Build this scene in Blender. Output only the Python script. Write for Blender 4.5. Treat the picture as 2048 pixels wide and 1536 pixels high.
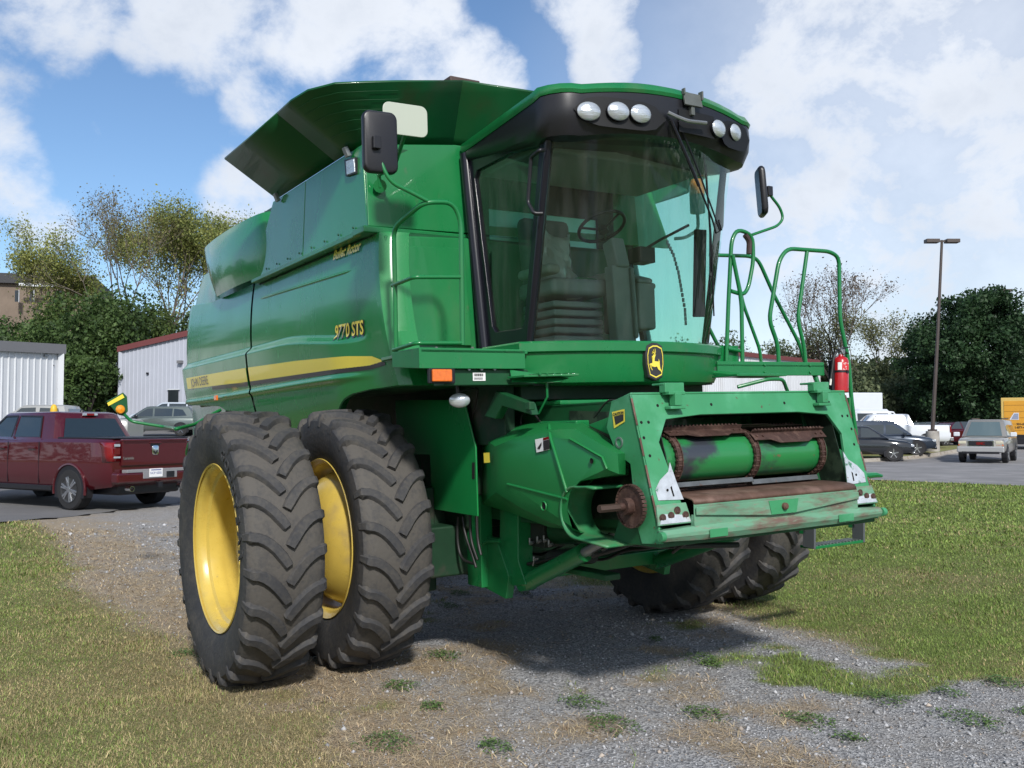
import bpy, bmesh, math, random
import numpy as np
from mathutils import Vector, Matrix
random.seed(7); RNG=np.random.default_rng(7)
for o in list(bpy.data.objects): bpy.data.objects.remove(o)
SC=bpy.context.scene; COL=SC.collection
rad=math.radians
# ------------------------------------------------------------------ camera
F=1935.095
CAMP=np.array([6.6045,-4.2089,1.70098])
RM=np.array([[ 0.53171048,-0.04865834,-0.84552725],[ 0.84642718,-0.00373581,0.53249139],[-0.02906888,-0.99880849,0.03919937]])
RW=np.array([[ 0.53290097,-0.03538866,-0.84543728],[ 0.84617761,0.02228687,0.53243473],[0,-0.99912509,0.04182179]])
MT=RW@RM.T                       # the combine stands on slightly sloping ground: machine frame -> world
MO=CAMP-MT@CAMP
H2=np.array([-0.84617761,0.53290097]); RT2=np.array([0.53290097,0.84617761])
cam=bpy.data.objects.new('camera',bpy.data.cameras.new('camera')); COL.objects.link(cam)
cm=np.eye(4); cm[:3,0]=RW[:,0]; cm[:3,1]=-RW[:,1]; cm[:3,2]=-RW[:,2]; cm[:3,3]=CAMP
cam.matrix_world=Matrix(cm.tolist()); cam.data.sensor_width=36; cam.data.lens=F/2048*36
cam.data.clip_start=.05; cam.data.clip_end=6000
SC.camera=cam
# ------------------------------------------------------------------ sun and sky
SEL,SAZ=rad(37),rad(-19)
sd=Vector((math.cos(SEL)*math.cos(SAZ),math.cos(SEL)*math.sin(SAZ),math.sin(SEL)))
sun=bpy.data.objects.new('sun',bpy.data.lights.new('sun','SUN')); COL.objects.link(sun)
sun.data.energy=2.2; sun.data.angle=rad(4.5); sun.data.color=(1,.965,.91)
sun.rotation_euler=sd.to_track_quat('Z','Y').to_euler(); sun.location=(0,0,30)
W=bpy.data.worlds.new('World'); SC.world=W; W.use_nodes=True
SC.view_settings.view_transform='Standard'; SC.view_settings.look='None'
SC.view_settings.exposure=0.86; SC.view_settings.gamma=1
try: SC.view_settings.use_curve_mapping=False
except Exception: pass
SC.render.engine='CYCLES'
def pdir(px,py):
    v=RW@np.array([px-1024,py-768,F]); return v/np.linalg.norm(v)
def build_world():
    nt=W.node_tree; N=nt.nodes; L=nt.links; N.clear()
    def nd(t,**k):
        n=N.new(t)
        for a,b in k.items(): setattr(n,a,b)
        return n
    out=nd('ShaderNodeOutputWorld'); sky=nd('ShaderNodeTexSky',sky_type='NISHITA',sun_disc=False)
    sky.sun_elevation=SEL; sky.sun_rotation=math.pi/2-SAZ; sky.dust_density=.3; sky.ozone_density=3.5; sky.air_density=1.0
    tc=nd('ShaderNodeTexCoord'); V=tc.outputs['Generated']
    def mth(op,a,b=None,c=None,clamp=False):
        n=nd('ShaderNodeMath',operation=op,use_clamp=clamp)
        for i,v in enumerate((a,b,c)):
            if v is None: continue
            if hasattr(v,'links'): L.new(v,n.inputs[i])
            else: n.inputs[i].default_value=v
        return n.outputs[0]
    def blob(px,py,r,w=1.0):
        d=pdir(px,py); n=nd('ShaderNodeVectorMath',operation='DOT_PRODUCT'); L.new(V,n.inputs[0]); n.inputs[1].default_value=tuple(d)
        c=math.cos(rad(r)); m=nd('ShaderNodeMapRange',interpolation_type='SMOOTHSTEP'); L.new(n.outputs['Value'],m.inputs[0])
        m.inputs[1].default_value=c; m.inputs[2].default_value=1-(1-c)*.15; m.inputs[4].default_value=w
        return m.outputs[0]
    blobs=[(120,-60,6,.85),(420,-30,7,.95),(640,40,6,1),(820,90,5.5,1),(960,150,4,1),(520,190,3.2,.75),(300,30,4,.75),
           (1190,-10,4.2,.95),(1215,110,3.2,.9),(1180,-110,6,.9),(20,350,3.6,.9),(90,440,2.6,.85),(-120,320,6,.9),(480,390,3.0,.75),(170,272,1.3,.42),
           (560,330,3,.5),(1650,60,7,.95),(1850,40,8,1),(1560,170,5,.9),(1750,230,6,.9),(2050,150,8,.9),(1980,380,7,.75),(1800,420,7,.7),(1620,480,7,.85),(1950,620,8,.8),(1500,330,5,.7),(1700,620,9,.8),
           (2300,300,16,.9),(-500,100,14,.9),(800,-700,22,.7),(2300,-500,20,.8)]
    acc=None
    for b in blobs:
        o=blob(*b); acc=o if acc is None else mth('MAXIMUM',acc,o)
    mp=nd('ShaderNodeMapping'); L.new(V,mp.inputs[0]); mp.inputs['Scale'].default_value=(1,1,1.3); mp.inputs['Rotation'].default_value=(.35,0,.2)
    n1=nd('ShaderNodeTexNoise'); n1.inputs['Scale'].default_value=9; n1.inputs['Detail'].default_value=9; n1.inputs['Roughness'].default_value=.62; n1.inputs['Distortion'].default_value=.15
    L.new(mp.outputs[0],n1.inputs['Vector'])
    n2=nd('ShaderNodeTexNoise'); n2.inputs['Scale'].default_value=3.2; n2.inputs['Detail'].default_value=5; L.new(mp.outputs[0],n2.inputs['Vector'])
    sep=nd('ShaderNodeSeparateXYZ'); L.new(V,sep.inputs[0])
    # away from the framed directions the weather is the same broken cloud
    dc=nd('ShaderNodeVectorMath',operation='DOT_PRODUCT'); L.new(V,dc.inputs[0]); dc.inputs[1].default_value=tuple(pdir(1024,400))
    offs=mth('MULTIPLY',mth('SUBTRACT',.75,dc.outputs['Value'],clamp=True),.9)
    a2=mth('ADD',acc,offs)
    s=mth('ADD',mth('MULTIPLY',a2,.85),mth('MULTIPLY',mth('SUBTRACT',n1.outputs[0],.5),2.0))
    s=mth('ADD',s,mth('MULTIPLY',mth('SUBTRACT',n2.outputs[0],.5),.7))
    mr=nd('ShaderNodeMapRange',interpolation_type='SMOOTHSTEP'); L.new(s,mr.inputs[0]); mr.inputs[1].default_value=.34; mr.inputs[2].default_value=.95
    hz=nd('ShaderNodeMapRange',interpolation_type='SMOOTHSTEP'); L.new(sep.outputs['Z'],hz.inputs[0]); hz.inputs[1].default_value=.16; hz.inputs[2].default_value=-.02
    hz.inputs[4].default_value=.50
    rs=nd('ShaderNodeVectorMath',operation='DOT_PRODUCT'); L.new(V,rs.inputs[0]); rs.inputs[1].default_value=tuple(pdir(2300,500))
    rm=nd('ShaderNodeMapRange',interpolation_type='SMOOTHSTEP'); L.new(rs.outputs['Value'],rm.inputs[0]); rm.inputs[1].default_value=.80; rm.inputs[2].default_value=1; rm.inputs[4].default_value=.68
    fac=mth('MAXIMUM',mr.outputs[0],mth('MAXIMUM',hz.outputs[0],rm.outputs[0]))
    # cloud brightness
    cr=nd('ShaderNodeValToRGB'); L.new(mth('ADD',mth('MULTIPLY',n2.outputs[0],.5),mth('MULTIPLY',n1.outputs[0],.5)),cr.inputs[0])
    e=cr.color_ramp.elements; e[0].position=.33; e[0].color=(.56,.575,.60,1); e[1].position=.62; e[1].color=(.36,.39,.44,1)
    b1=nd('ShaderNodeBackground'); b2=nd('ShaderNodeBackground'); tn=nd('ShaderNodeMix',data_type='RGBA',blend_type='MULTIPLY'); tn.inputs[0].default_value=1; L.new(sky.outputs[0],tn.inputs[6]); tn.inputs[7].default_value=(.90,.97,1.02,1); L.new(tn.outputs[2],b1.inputs[0]); b1.inputs[1].default_value=.075
    L.new(cr.outputs[0],b2.inputs[0]); b2.inputs[1].default_value=1.08
    mx=nd('ShaderNodeMixShader'); L.new(mth('MULTIPLY',fac,.94),mx.inputs[0]); L.new(b1.outputs[0],mx.inputs[1]); L.new(b2.outputs[0],mx.inputs[2])
    L.new(mx.outputs[0],out.inputs[0])
build_world()
# ------------------------------------------------------------------ geometry helpers
def U(px,py,**k):      # pixel -> point on a plane of the machine frame (used for measuring real positions)
    (a,v),=k.items(); i='xyz'.index(a); r=RM@np.array([px-1024,py-768,F]); return CAMP+(v-CAMP[i])/r[i]*r
def G(px,py,z=0.):     # pixel -> world ground
    r=RW@np.array([px-1024,py-768,F]); return CAMP+(z-CAMP[2])/r[2]*r
def WD(px,d,z=0.):     # world point at image column px and depth d
    q=CAMP[:2]+H2*d+RT2*((px-1024)/F*d); return np.array([q[0],q[1],z])
def ZD(py,d): return CAMP[2]+(849-py)/F*d   # world height seen at image row py at depth d
class MB:
    def __init__(s): s.v=[]; s.f=[]; s.m=[]
    def add(s,vs,fs,m=0):
        n=len(s.v); s.v+= [tuple(map(float,p)) for p in vs]; s.f+=[tuple(n+i for i in f) for f in fs]; s.m+=[m]*len(fs); return s
    def box(s,c,d,rot=None,m=0,taper=1.0):
        x,y,z=[k/2 for k in d]; P=[(-x,-y,-z),(x,-y,-z),(x,y,-z),(-x,y,-z),(-x*taper,-y*taper,z),(x*taper,-y*taper,z),(x*taper,y*taper,z),(-x*taper,y*taper,z)]
        if rot is not None:
            R_=Matrix.Rotation(rot[2],3,'Z')@Matrix.Rotation(rot[1],3,'Y')@Matrix.Rotation(rot[0],3,'X'); P=[tuple(R_@Vector(p)) for p in P]
        P=[(p[0]+c[0],p[1]+c[1],p[2]+c[2]) for p in P]
        return s.add(P,[(0,3,2,1),(4,5,6,7),(0,1,5,4),(1,2,6,5),(2,3,7,6),(3,0,4,7)],m)
    def bb(s,a,b,m=0):
        return s.box([(a[i]+b[i])/2 for i in range(3)],[abs(b[i]-a[i]) for i in range(3)],m=m)
    def prism(s,pts,off,m=0):      # polygon (3D points) extruded by vector off
        n=len(pts); P=[tuple(p) for p in pts]+[tuple(p[i]+off[i] for i in range(3)) for p in pts]
        return s.add(P,[tuple(range(n))[::-1],tuple(range(n,2*n))]+[(i,(i+1)%n,n+(i+1)%n,n+i) for i in range(n)],m)
    def tube(s,pts,r,n=8,cap=True,m=0,round_=0):
        pts=[Vector(p) for p in pts]
        if round_:
            q=[pts[0]]
            for i in range(1,len(pts)-1):
                a,b,c=pts[i-1],pts[i],pts[i+1]; d1=min(round_,(a-b).length*.45); d2=min(round_,(c-b).length*.45)
                p0=b+(a-b).normalized()*d1; p1=b+(c-b).normalized()*d2
                for t in (0,.25,.5,.75,1): q.append(p0*(1-t)**2+b*2*t*(1-t)+p1*t*t)
            q.append(pts[-1]); pts=q
        rr=r if hasattr(r,'__len__') else [r]*len(pts)
        rings=[]; up=None
        for i,p in enumerate(pts):
            d=(pts[min(i+1,len(pts)-1)]-pts[max(i-1,0)]).normalized()
            if up is None: up=d.orthogonal().normalized()
            u=(up-d*up.dot(d)); u=u.normalized() if u.length>1e-6 else d.orthogonal().normalized(); up=u; w=d.cross(u)
            rings.append([p+(u*math.cos(2*math.pi*k/n)+w*math.sin(2*math.pi*k/n))*rr[i] for k in range(n)])
        V=[q for r_ in rings for q in r_]; Fc=[(i*n+k,i*n+(k+1)%n,(i+1)*n+(k+1)%n,(i+1)*n+k) for i in range(len(pts)-1) for k in range(n)]
        if cap: Fc+=[tuple(range(n))[::-1],tuple(range((len(pts)-1)*n,len(pts)*n))]
        return s.add(V,Fc,m)
    def cyl(s,a,b,r,n=16,m=0,r2=None): return s.tube([a,b],[r,r if r2 is None else r2],n,m=m)
    def lathe(s,prof,c,axis='y',n=48,m=0,close=False,a0=0,a1=2*math.pi):   # prof: (axial, radius)
        full=abs(a1-a0-2*math.pi)<1e-6; K=n if full else n+1; V=[]
        for k in range(K):
            t=a0+(a1-a0)*k/n; ct,st=math.cos(t),math.sin(t)
            for a,r in prof:
                q=(r*ct,a,r*st) if axis=='y' else ((a,r*ct,r*st) if axis=='x' else (r*ct,r*st,a)); V.append((q[0]+c[0],q[1]+c[1],q[2]+c[2]))
        P=len(prof); Fc=[]
        for k in range(n):
            k2=(k+1)%K
            for j in range(P-1): Fc.append((k*P+j,k2*P+j,k2*P+j+1,k*P+j+1))
            if close: Fc.append((k*P+P-1,k2*P+P-1,k2*P,k*P))
        return s.add(V,Fc,m)
    def grid(s,P,m=0,closeu=False):      # P[i][j]
        ni,nj=len(P),len(P[0]); V=[q for r_ in P for q in r_]; Fc=[(i*nj+j,(i+1)%ni*nj+j,(i+1)%ni*nj+j+1,i*nj+j+1) for i in range(ni if closeu else ni-1) for j in range(nj-1)]
        return s.add(V,Fc,m)
    def loft(s,rings,m=0,caps=True,closed=True):
        n=len(rings[0]); V=[q for r_ in rings for q in r_]; Fc=[]
        for i in range(len(rings)-1):
            for k in range(n if closed else n-1): Fc.append((i*n+k,i*n+(k+1)%n,(i+1)*n+(k+1)%n,(i+1)*n+k))
        if caps: Fc+=[tuple(range(n))[::-1],tuple(range((len(rings)-1)*n,len(rings)*n))]
        return s.add(V,Fc,m)
    def build(s,name,mats,parent=None,bevel=0,solid=0,smooth=35,sub=0,weld=False,flip=True,split=False):
        if split: return s.split(name,mats,parent,bevel,solid,smooth)
        me=bpy.data.meshes.new(name); me.from_pydata(s.v,[],s.f); me.validate()
        bm=bmesh.new(); bm.from_mesh(me)
        if weld: bmesh.ops.remove_doubles(bm,verts=bm.verts,dist=1e-4)
        if flip: bmesh.ops.recalc_face_normals(bm,faces=bm.faces)
        bm.to_mesh(me); bm.free()
        if not isinstance(mats,(list,tuple)): mats=[mats]
        for m in mats: me.materials.append(m)
        if len(mats)>1 and len(s.m)==len(me.polygons): me.polygons.foreach_set('material_index',s.m)
        me.polygons.foreach_set('use_smooth',[True]*len(me.polygons)); me.set_sharp_from_angle(angle=rad(smooth))
        o=bpy.data.objects.new(name,me); COL.objects.link(o)
        if parent: o.parent=parent
        if solid: q=o.modifiers.new('s','SOLIDIFY'); q.thickness=solid; q.offset=-1
        if sub: q=o.modifiers.new('u','SUBSURF'); q.levels=sub; q.render_levels=sub
        if bevel: q=o.modifiers.new('b','BEVEL'); q.width=bevel; q.segments=2; q.limit_method='ANGLE'; q.angle_limit=rad(40); q.harden_normals=True
        return o
def _split(s,name,mats,parent,bevel,solid,smooth):
    par=list(range(len(s.v)))
    def fd(a):
        while par[a]!=a: par[a]=par[par[a]]; a=par[a]
        return a
    for f in s.f:
        for b in f[1:]: par[fd(b)]=fd(f[0])
    gr={}
    for i,f in enumerate(s.f): gr.setdefault(fd(f[0]),[]).append(f)
    out=None
    for fs in gr.values():
        ids=sorted({i for f in fs for i in f}); mp={a:k for k,a in enumerate(ids)}; q=MB(); q.add([s.v[i] for i in ids],[tuple(mp[i] for i in f) for f in fs]); out=q.build(name,mats,parent,bevel,solid,smooth)
    return out
MB.split=_split
def fast(name,V,Fc,mat,parent=None,col=None,smooth=False):
    V=np.asarray(V,np.float32); Fc=np.asarray(Fc,np.int32); n,k=Fc.shape
    me=bpy.data.meshes.new(name); me.vertices.add(len(V)); me.vertices.foreach_set('co',V.ravel())
    me.loops.add(n*k); me.loops.foreach_set('vertex_index',Fc.ravel()); me.polygons.add(n); me.polygons.foreach_set('loop_start',np.arange(0,n*k,k,dtype=np.int32))
    if smooth: me.polygons.foreach_set('use_smooth',np.ones(n,bool))
    me.update(calc_edges=True)
    if col is not None:
        a=me.color_attributes.new('Col','FLOAT_COLOR','POINT'); c=np.ones((len(V),4),np.float32); c[:,:3]=col; a.data.foreach_set('color',c.ravel())
    me.materials.append(mat); o=bpy.data.objects.new(name,me); COL.objects.link(o)
    if parent: o.parent=parent
    return o
def tag(o,label=None,cat=None,group=None,kind=None):
    if label: o['label']=label
    if cat: o['category']=cat
    if group: o['group']=group
    if kind: o['kind']=kind
    return o
def empty(name,loc=(0,0,0),rz=0.,label=None,cat=None,group=None,scale=1.):
    o=bpy.data.objects.new(name,None); COL.objects.link(o); o.location=loc; o.rotation_euler=(0,0,rz); o.scale=(scale,)*3; o.empty_display_size=.1
    return tag(o,label,cat,group)
def text(name,s,mat,parent,size,o,ux,uy,ext=.002,shear=0,bold=0,space=1.0,align='LEFT'):
    c=bpy.data.curves.new(name,'FONT'); c.body=s; c.size=size; c.extrude=ext; c.shear=shear; c.offset=bold; c.space_character=space; c.align_x=align; c.resolution_u=3
    t=bpy.data.objects.new(name+'_t',c); COL.objects.link(t)
    dg=bpy.context.evaluated_depsgraph_get(); me=bpy.data.meshes.new_from_object(t.evaluated_get(dg)); bpy.data.objects.remove(t)
    ux=Vector(ux).normalized(); uy=Vector(uy); uy=(uy-ux*uy.dot(ux)).normalized(); uz=ux.cross(uy)
    M=Matrix(((ux.x,uy.x,uz.x,o[0]),(ux.y,uy.y,uz.y,o[1]),(ux.z,uy.z,uz.z,o[2]),(0,0,0,1))); me.transform(M)
    me.materials.clear(); me.materials.append(mat); ob=bpy.data.objects.new(name,me); COL.objects.link(ob)
    if parent: ob.parent=parent
    return ob
# numpy value noise
_P=RNG.random((256,256))
def vn(x,y):
    xi=np.floor(x).astype(int); yi=np.floor(y).astype(int); fx=x-xi; fy=y-yi; fx=fx*fx*(3-2*fx); fy=fy*fy*(3-2*fy)
    a=_P[xi&255,yi&255]; b=_P[(xi+1)&255,yi&255]; c=_P[xi&255,(yi+1)&255]; d=_P[(xi+1)&255,(yi+1)&255]
    return (a*(1-fx)+b*fx)*(1-fy)+(c*(1-fx)+d*fx)*fy
def fbm(x,y,s,o=4):
    x=np.asarray(x,float)*s+31.7; y=np.asarray(y,float)*s+11.3; t=0; a=.5; n=0
    for _ in range(o): t=t+a*vn(x,y); n+=a; a*=.5; x=x*2.03+5.1; y=y*2.03+9.7
    return t/n-.5
def sst(x,a,b): t=np.clip((x-a)/(b-a),0,1); return t*t*(3-2*t)
# ------------------------------------------------------------------ materials
MATS={}
def mat(name,c,rough=.5,metal=0.,spec=.5,coat=0.,var=.0,vscale=3.,c2=None,c2s=4.,c2t=(.5,.6),bump=0.,bscale=40.,rvar=0.,trans=0.,detail=6,attr=False,emit=None,c3=None,c3s=20.,c3t=(.6,.65),world=False,sss=0.,stretch=None,cr=.03):
    if name in MATS: return MATS[name]
    m=bpy.data.materials.new(name); MATS[name]=m; m.use_nodes=True; nt=m.node_tree; N=nt.nodes; L=nt.links; b=N['Principled BSDF']
    b.inputs['Roughness'].default_value=rough; b.inputs['Metallic'].default_value=metal; b.inputs['Specular IOR Level'].default_value=spec
    b.inputs['Coat Weight'].default_value=coat; b.inputs['Coat Roughness'].default_value=cr
    b.inputs['Base Color'].default_value=(*c,1)
    if emit: b.inputs['Emission Color'].default_value=(*emit[0],1); b.inputs['Emission Strength'].default_value=emit[1]
    if trans: b.inputs['Transmission Weight'].default_value=trans
    tc=None
    def coord():
        nonlocal tc
        if tc is None:
            t=N.new('ShaderNodeTexCoord'); tc=t.outputs['Object']
            if world: g=N.new('ShaderNodeNewGeometry'); tc=g.outputs['Position']
            if stretch: mp=N.new('ShaderNodeMapping'); mp.inputs['Scale'].default_value=stretch; L.new(tc,mp.inputs[0]); tc=mp.outputs[0]
        return tc
    def noise(s,d=detail,r=.6):
        n=N.new('ShaderNodeTexNoise'); n.inputs['Scale'].default_value=s; n.inputs['Detail'].default_value=d; n.inputs['Roughness'].default_value=r; L.new(coord(),n.inputs['Vector']); return n.outputs[0]
    cur=None
    if attr: a=N.new('ShaderNodeVertexColor'); a.layer_name='Col'; cur=a.outputs[0]
    def mixc(fac,A,B,mode='MIX'):
        x=N.new('ShaderNodeMix'); x.data_type='RGBA'; x.blend_type=mode
        if hasattr(fac,'links'): L.new(fac,x.inputs[0])
        else: x.inputs[0].default_value=fac
        for s,i in ((A,6),(B,7)):
            if hasattr(s,'links'): L.new(s,x.inputs[i])
            else: x.inputs[i].default_value=(*s,1)
        return x.outputs[2]
    def ramp(src,a,bb):
        r=N.new('ShaderNodeMapRange'); r.interpolation_type='SMOOTHSTEP'; L.new(src,r.inputs[0]); r.inputs[1].default_value=a; r.inputs[2].default_value=bb; return r.outputs[0]
    if cur is None: cur=c
    if c2: cur=mixc(ramp(noise(c2s),*c2t),cur,c2)
    if c3: cur=mixc(ramp(noise(c3s,8),*c3t),cur,c3)
    if var:
        r=N.new('ShaderNodeMapRange'); L.new(noise(vscale),r.inputs[0]); r.inputs[1].default_value=.25; r.inputs[2].default_value=.75; r.inputs[3].default_value=1-var; r.inputs[4].default_value=1+var
        cc=N.new('ShaderNodeCombineColor'); [L.new(r.outputs[0],cc.inputs[i]) for i in range(3)]
        cur=mixc(1.,cur,cc.outputs[0],'MULTIPLY')
    if hasattr(cur,'links'): L.new(cur,b.inputs['Base Color'])
    if rvar:
        r=N.new('ShaderNodeMapRange'); L.new(noise(vscale*2.3),r.inputs[0]); r.inputs[1].default_value=.3; r.inputs[2].default_value=.7; r.inputs[3].default_value=max(0,rough-rvar); r.inputs[4].default_value=rough+rvar; L.new(r.outputs[0],b.inputs['Roughness'])
    if bump:
        bp=N.new('ShaderNodeBump'); bp.inputs['Strength'].default_value=bump; bp.inputs['Distance'].default_value=.02; L.new(noise(bscale),bp.inputs['Height']); L.new(bp.outputs[0],b.inputs['Normal'])
    return m
GREEN=(.009,.172,.048)
gloss=mat('green_gloss_paint',(.012,.215,.055),.24,coat=.4,cr=.06,var=.08,vscale=1.3,rvar=.06,c2=(.05,.17,.06),c2s=1.7,c2t=(.56,.85),c3=(.10,.14,.08),c3s=9,c3t=(.66,.90),stretch=(1,1,.45))
green=mat('green_paint',GREEN,.33,coat=.25,var=.10,vscale=2.5,rvar=.10,c2=(.05,.17,.06),c2s=1.9,c2t=(.52,.85),c3=(.09,.13,.07),c3s=13,c3t=(.60,.85),stretch=(1,1,.5))
gshade=mat('oily_green_casting',(.004,.038,.014),.6,var=.3,vscale=5,c2=(.035,.032,.025),c2s=5,c2t=(.45,.75))  # near-black green stands in for shade under the machine, with brown grime patches
gdark=mat('shaded_green_chassis_paint',(.005,.070,.022),.5,var=.2,vscale=3,rvar=.1,c2=(.03,.05,.03),c2s=6,c2t=(.55,.8))  # base green darkened to carry the shade on the chassis, plus dusty patches
gflat=mat('green_molded_plastic',(.012,.18,.045),.38,var=.07,vscale=2,rvar=.06,bump=.03,bscale=300)
gfade=mat('weathered_green_paint',(.045,.26,.11),.48,var=.12,vscale=3,c2=(.10,.36,.2),c2s=5,c2t=(.45,.8),c3=(.10,.055,.035),c3s=26,c3t=(.66,.70),rvar=.1)
gworn=mat('rust_worn_green_paint',(.13,.30,.19),.55,var=.2,vscale=6,c2=(.16,.10,.08),c2s=7,c2t=(.46,.70),c3=(.20,.23,.17),c3s=30,c3t=(.56,.68),bump=.1,bscale=60,stretch=(1,.5,2))
rust=mat('rusty_steel',(.11,.060,.042),.62,metal=.15,var=.3,vscale=8,c2=(.18,.11,.085),c2s=5,c2t=(.45,.65),bump=.15,bscale=70)
rustd=mat('dark_rusty_chain',(.075,.04,.032),.6,metal=.3,var=.4,vscale=20,c2=(.12,.07,.055),c2s=16,c2t=(.5,.6),bump=.2,bscale=90)
bare=mat('scuffed_bare_metal',(.62,.65,.68),.4,metal=.45,var=.2,vscale=20,c2=(.3,.1,.08),c2s=45,c2t=(.62,.68),c3=(.12,.3,.18),c3s=12,c3t=(.6,.66))
steel=mat('grey_steel',(.3,.31,.32),.4,metal=.7,var=.2,vscale=8)
slat_m=mat('grey_worn_slat',(.13,.14,.145),.45,metal=.4,var=.3,vscale=12,c2=(.14,.08,.06),c2s=9,c2t=(.6,.7))
chrome=mat('chrome',(.75,.76,.78),.12,metal=1)
black=mat('black_plastic',(.012,.012,.016),.38,var=.15,vscale=6,bump=.04,bscale=400)
blackg=mat('black_gloss_frame',(.008,.008,.014),.22)
rubber=mat('hose_rubber',(.015,.015,.015),.5)
yellow=mat('yellow_rim_paint',(.62,.45,.09),.30,coat=.3,var=.10,vscale=5,c2=(.36,.27,.12),c2s=3,c2t=(.48,.8),rvar=.08,c3=(.25,.2,.12),c3s=14,c3t=(.62,.8))
decal=mat('yellow_decal',(.86,.70,.08),.3,coat=.3,var=.03,vscale=30)
decalb=mat('dark_decal',(.03,.028,.03),.3,coat=.3)
white=mat('white_plastic',(.72,.72,.66),.4)
paper=mat('white_sticker',(.8,.8,.8),.5)
amber=mat('amber_lens',(.75,.16,.02),.2,coat=.5,var=.2,vscale=40)
redl=mat('red_lens',(.20,.006,.008),.15,coat=.6)
beige=mat('tan_seat_vinyl',(.34,.33,.27),.6,var=.15,vscale=8)
cabgrey=mat('grey_interior_plastic',(.27,.28,.26),.55,var=.1,vscale=8)
cabdark=mat('dark_interior',(.02,.022,.022),.6)
redcyl=mat('red_cylinder_paint',(.42,.008,.012),.28,coat=.4,var=.12,vscale=20,c3=(.2,.02,.02),c3s=30,c3t=(.62,.7))
def lens_mat():
    m=mat('clear_lamp_lens',(.62,.66,.70),.12,metal=.55,var=.25,vscale=9,bump=.25,bscale=30,stretch=(.3,.3,3)); return m
lens=lens_mat()
def tire_mat():
    m=bpy.data.materials.new('dusty_tire_rubber'); m.use_nodes=True; nt=m.node_tree; N=nt.nodes; L=nt.links; b=N['Principled BSDF']; b.inputs['Roughness'].default_value=.72; b.inputs['Specular IOR Level'].default_value=.3
    tc=N.new('ShaderNodeTexCoord'); n=N.new('ShaderNodeTexNoise'); n.inputs['Scale'].default_value=5; n.inputs['Detail'].default_value=10; n.inputs['Roughness'].default_value=.65; L.new(tc.outputs['Object'],n.inputs[0])
    n2=N.new('ShaderNodeTexNoise'); n2.inputs['Scale'].default_value=38; n2.inputs['Detail'].default_value=6; L.new(tc.outputs['Object'],n2.inputs[0])
    a=N.new('ShaderNodeVertexColor'); a.layer_name='Col'
    ad=N.new('ShaderNodeMath'); ad.operation='ADD'; L.new(n.outputs[0],ad.inputs[0]); 
    s=N.new('ShaderNodeSeparateColor'); L.new(a.outputs[0],s.inputs[0])
    mu=N.new('ShaderNodeMath'); mu.operation='MULTIPLY_ADD'; L.new(n2.outputs[0],mu.inputs[0]); mu.inputs[1].default_value=.50; L.new(s.outputs[0],mu.inputs[2]); L.new(mu.outputs[0],ad.inputs[1])
    r=N.new('ShaderNodeValToRGB'); L.new(ad.outputs[0],r.inputs[0]); e=r.color_ramp.elements; e[0].position=.60; e[0].color=(.040,.041,.046,1); e[1].position=.98; e[1].color=(.088,.081,.073,1)
    k=e.new(.76); k.color=(.055,.054,.055,1)
    L.new(r.outputs[0],b.inputs['Base Color'])
    bp=N.new('ShaderNodeBump'); bp.inputs['Strength'].default_value=.35; bp.inputs['Distance'].default_value=.01; L.new(n2.outputs[0],bp.inputs['Height']); L.new(bp.outputs[0],b.inputs['Normal'])
    return m
tire_m=tire_mat()
def glass_mat(name,tint,refl=1.0,rough=.0,ior=1.5,dirt=.06,tr=False):
    m=bpy.data.materials.new(name); m.use_nodes=True; nt=m.node_tree; N=nt.nodes; L=nt.links; N.clear(); o=N.new('ShaderNodeOutputMaterial')
    t=N.new('ShaderNodeBsdfTransparent'); t.inputs[0].default_value=(*tint,1); g=N.new('ShaderNodeBsdfGlossy'); g.inputs['Roughness'].default_value=rough; g.inputs[0].default_value=(.95,1,.98,1)
    f=N.new('ShaderNodeFresnel'); f.inputs[0].default_value=ior; mx=N.new('ShaderNodeMixShader')
    mu=N.new('ShaderNodeMath'); mu.operation='MULTIPLY'; mu.use_clamp=True; L.new(f.outputs[0],mu.inputs[0]); mu.inputs[1].default_value=refl
    L.new(mu.outputs[0],mx.inputs[0]); L.new(t.outputs[0],mx.inputs[1]); L.new(g.outputs[0],mx.inputs[2])
    d=N.new('ShaderNodeBsdfTranslucent' if tr else 'ShaderNodeBsdfDiffuse'); d.inputs[0].default_value=(.42,1,.86,1) if tr else (.5,.52,.48,1); tc=N.new('ShaderNodeTexCoord'); mp=N.new('ShaderNodeMapping'); mp.inputs['Scale'].default_value=(6,6,.8); n=N.new('ShaderNodeTexNoise'); n.inputs['Scale'].default_value=2.2; n.inputs['Detail'].default_value=8
    L.new(tc.outputs['Object'],mp.inputs[0]); L.new(mp.outputs[0],n.inputs[0]); r=N.new('ShaderNodeMapRange'); L.new(n.outputs[0],r.inputs[0]); r.inputs[1].default_value=.45; r.inputs[2].default_value=.8; r.inputs[3].default_value=dirt*(.6 if tr else .3); r.inputs[4].default_value=dirt*(1.0 if tr else 2)
    if tr:
        d2=N.new('ShaderNodeBsdfDiffuse'); d2.inputs[0].default_value=(.42,1,.86,1); ad=N.new('ShaderNodeAddShader'); L.new(d.outputs[0],ad.inputs[0]); L.new(d2.outputs[0],ad.inputs[1]); d=ad
    m2=N.new('ShaderNodeMixShader'); L.new(r.outputs[0],m2.inputs[0]); L.new(mx.outputs[0],m2.inputs[1]); L.new(d.outputs[0],m2.inputs[2]); L.new(m2.outputs[0],o.inputs[0]); return m
glass=glass_mat('tinted_cab_glass',(.80,.99,.94),1.0,dirt=.025)
glassd=glass_mat('side_cab_glass',(.55,.85,.78),1.3,dirt=.04)
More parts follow.
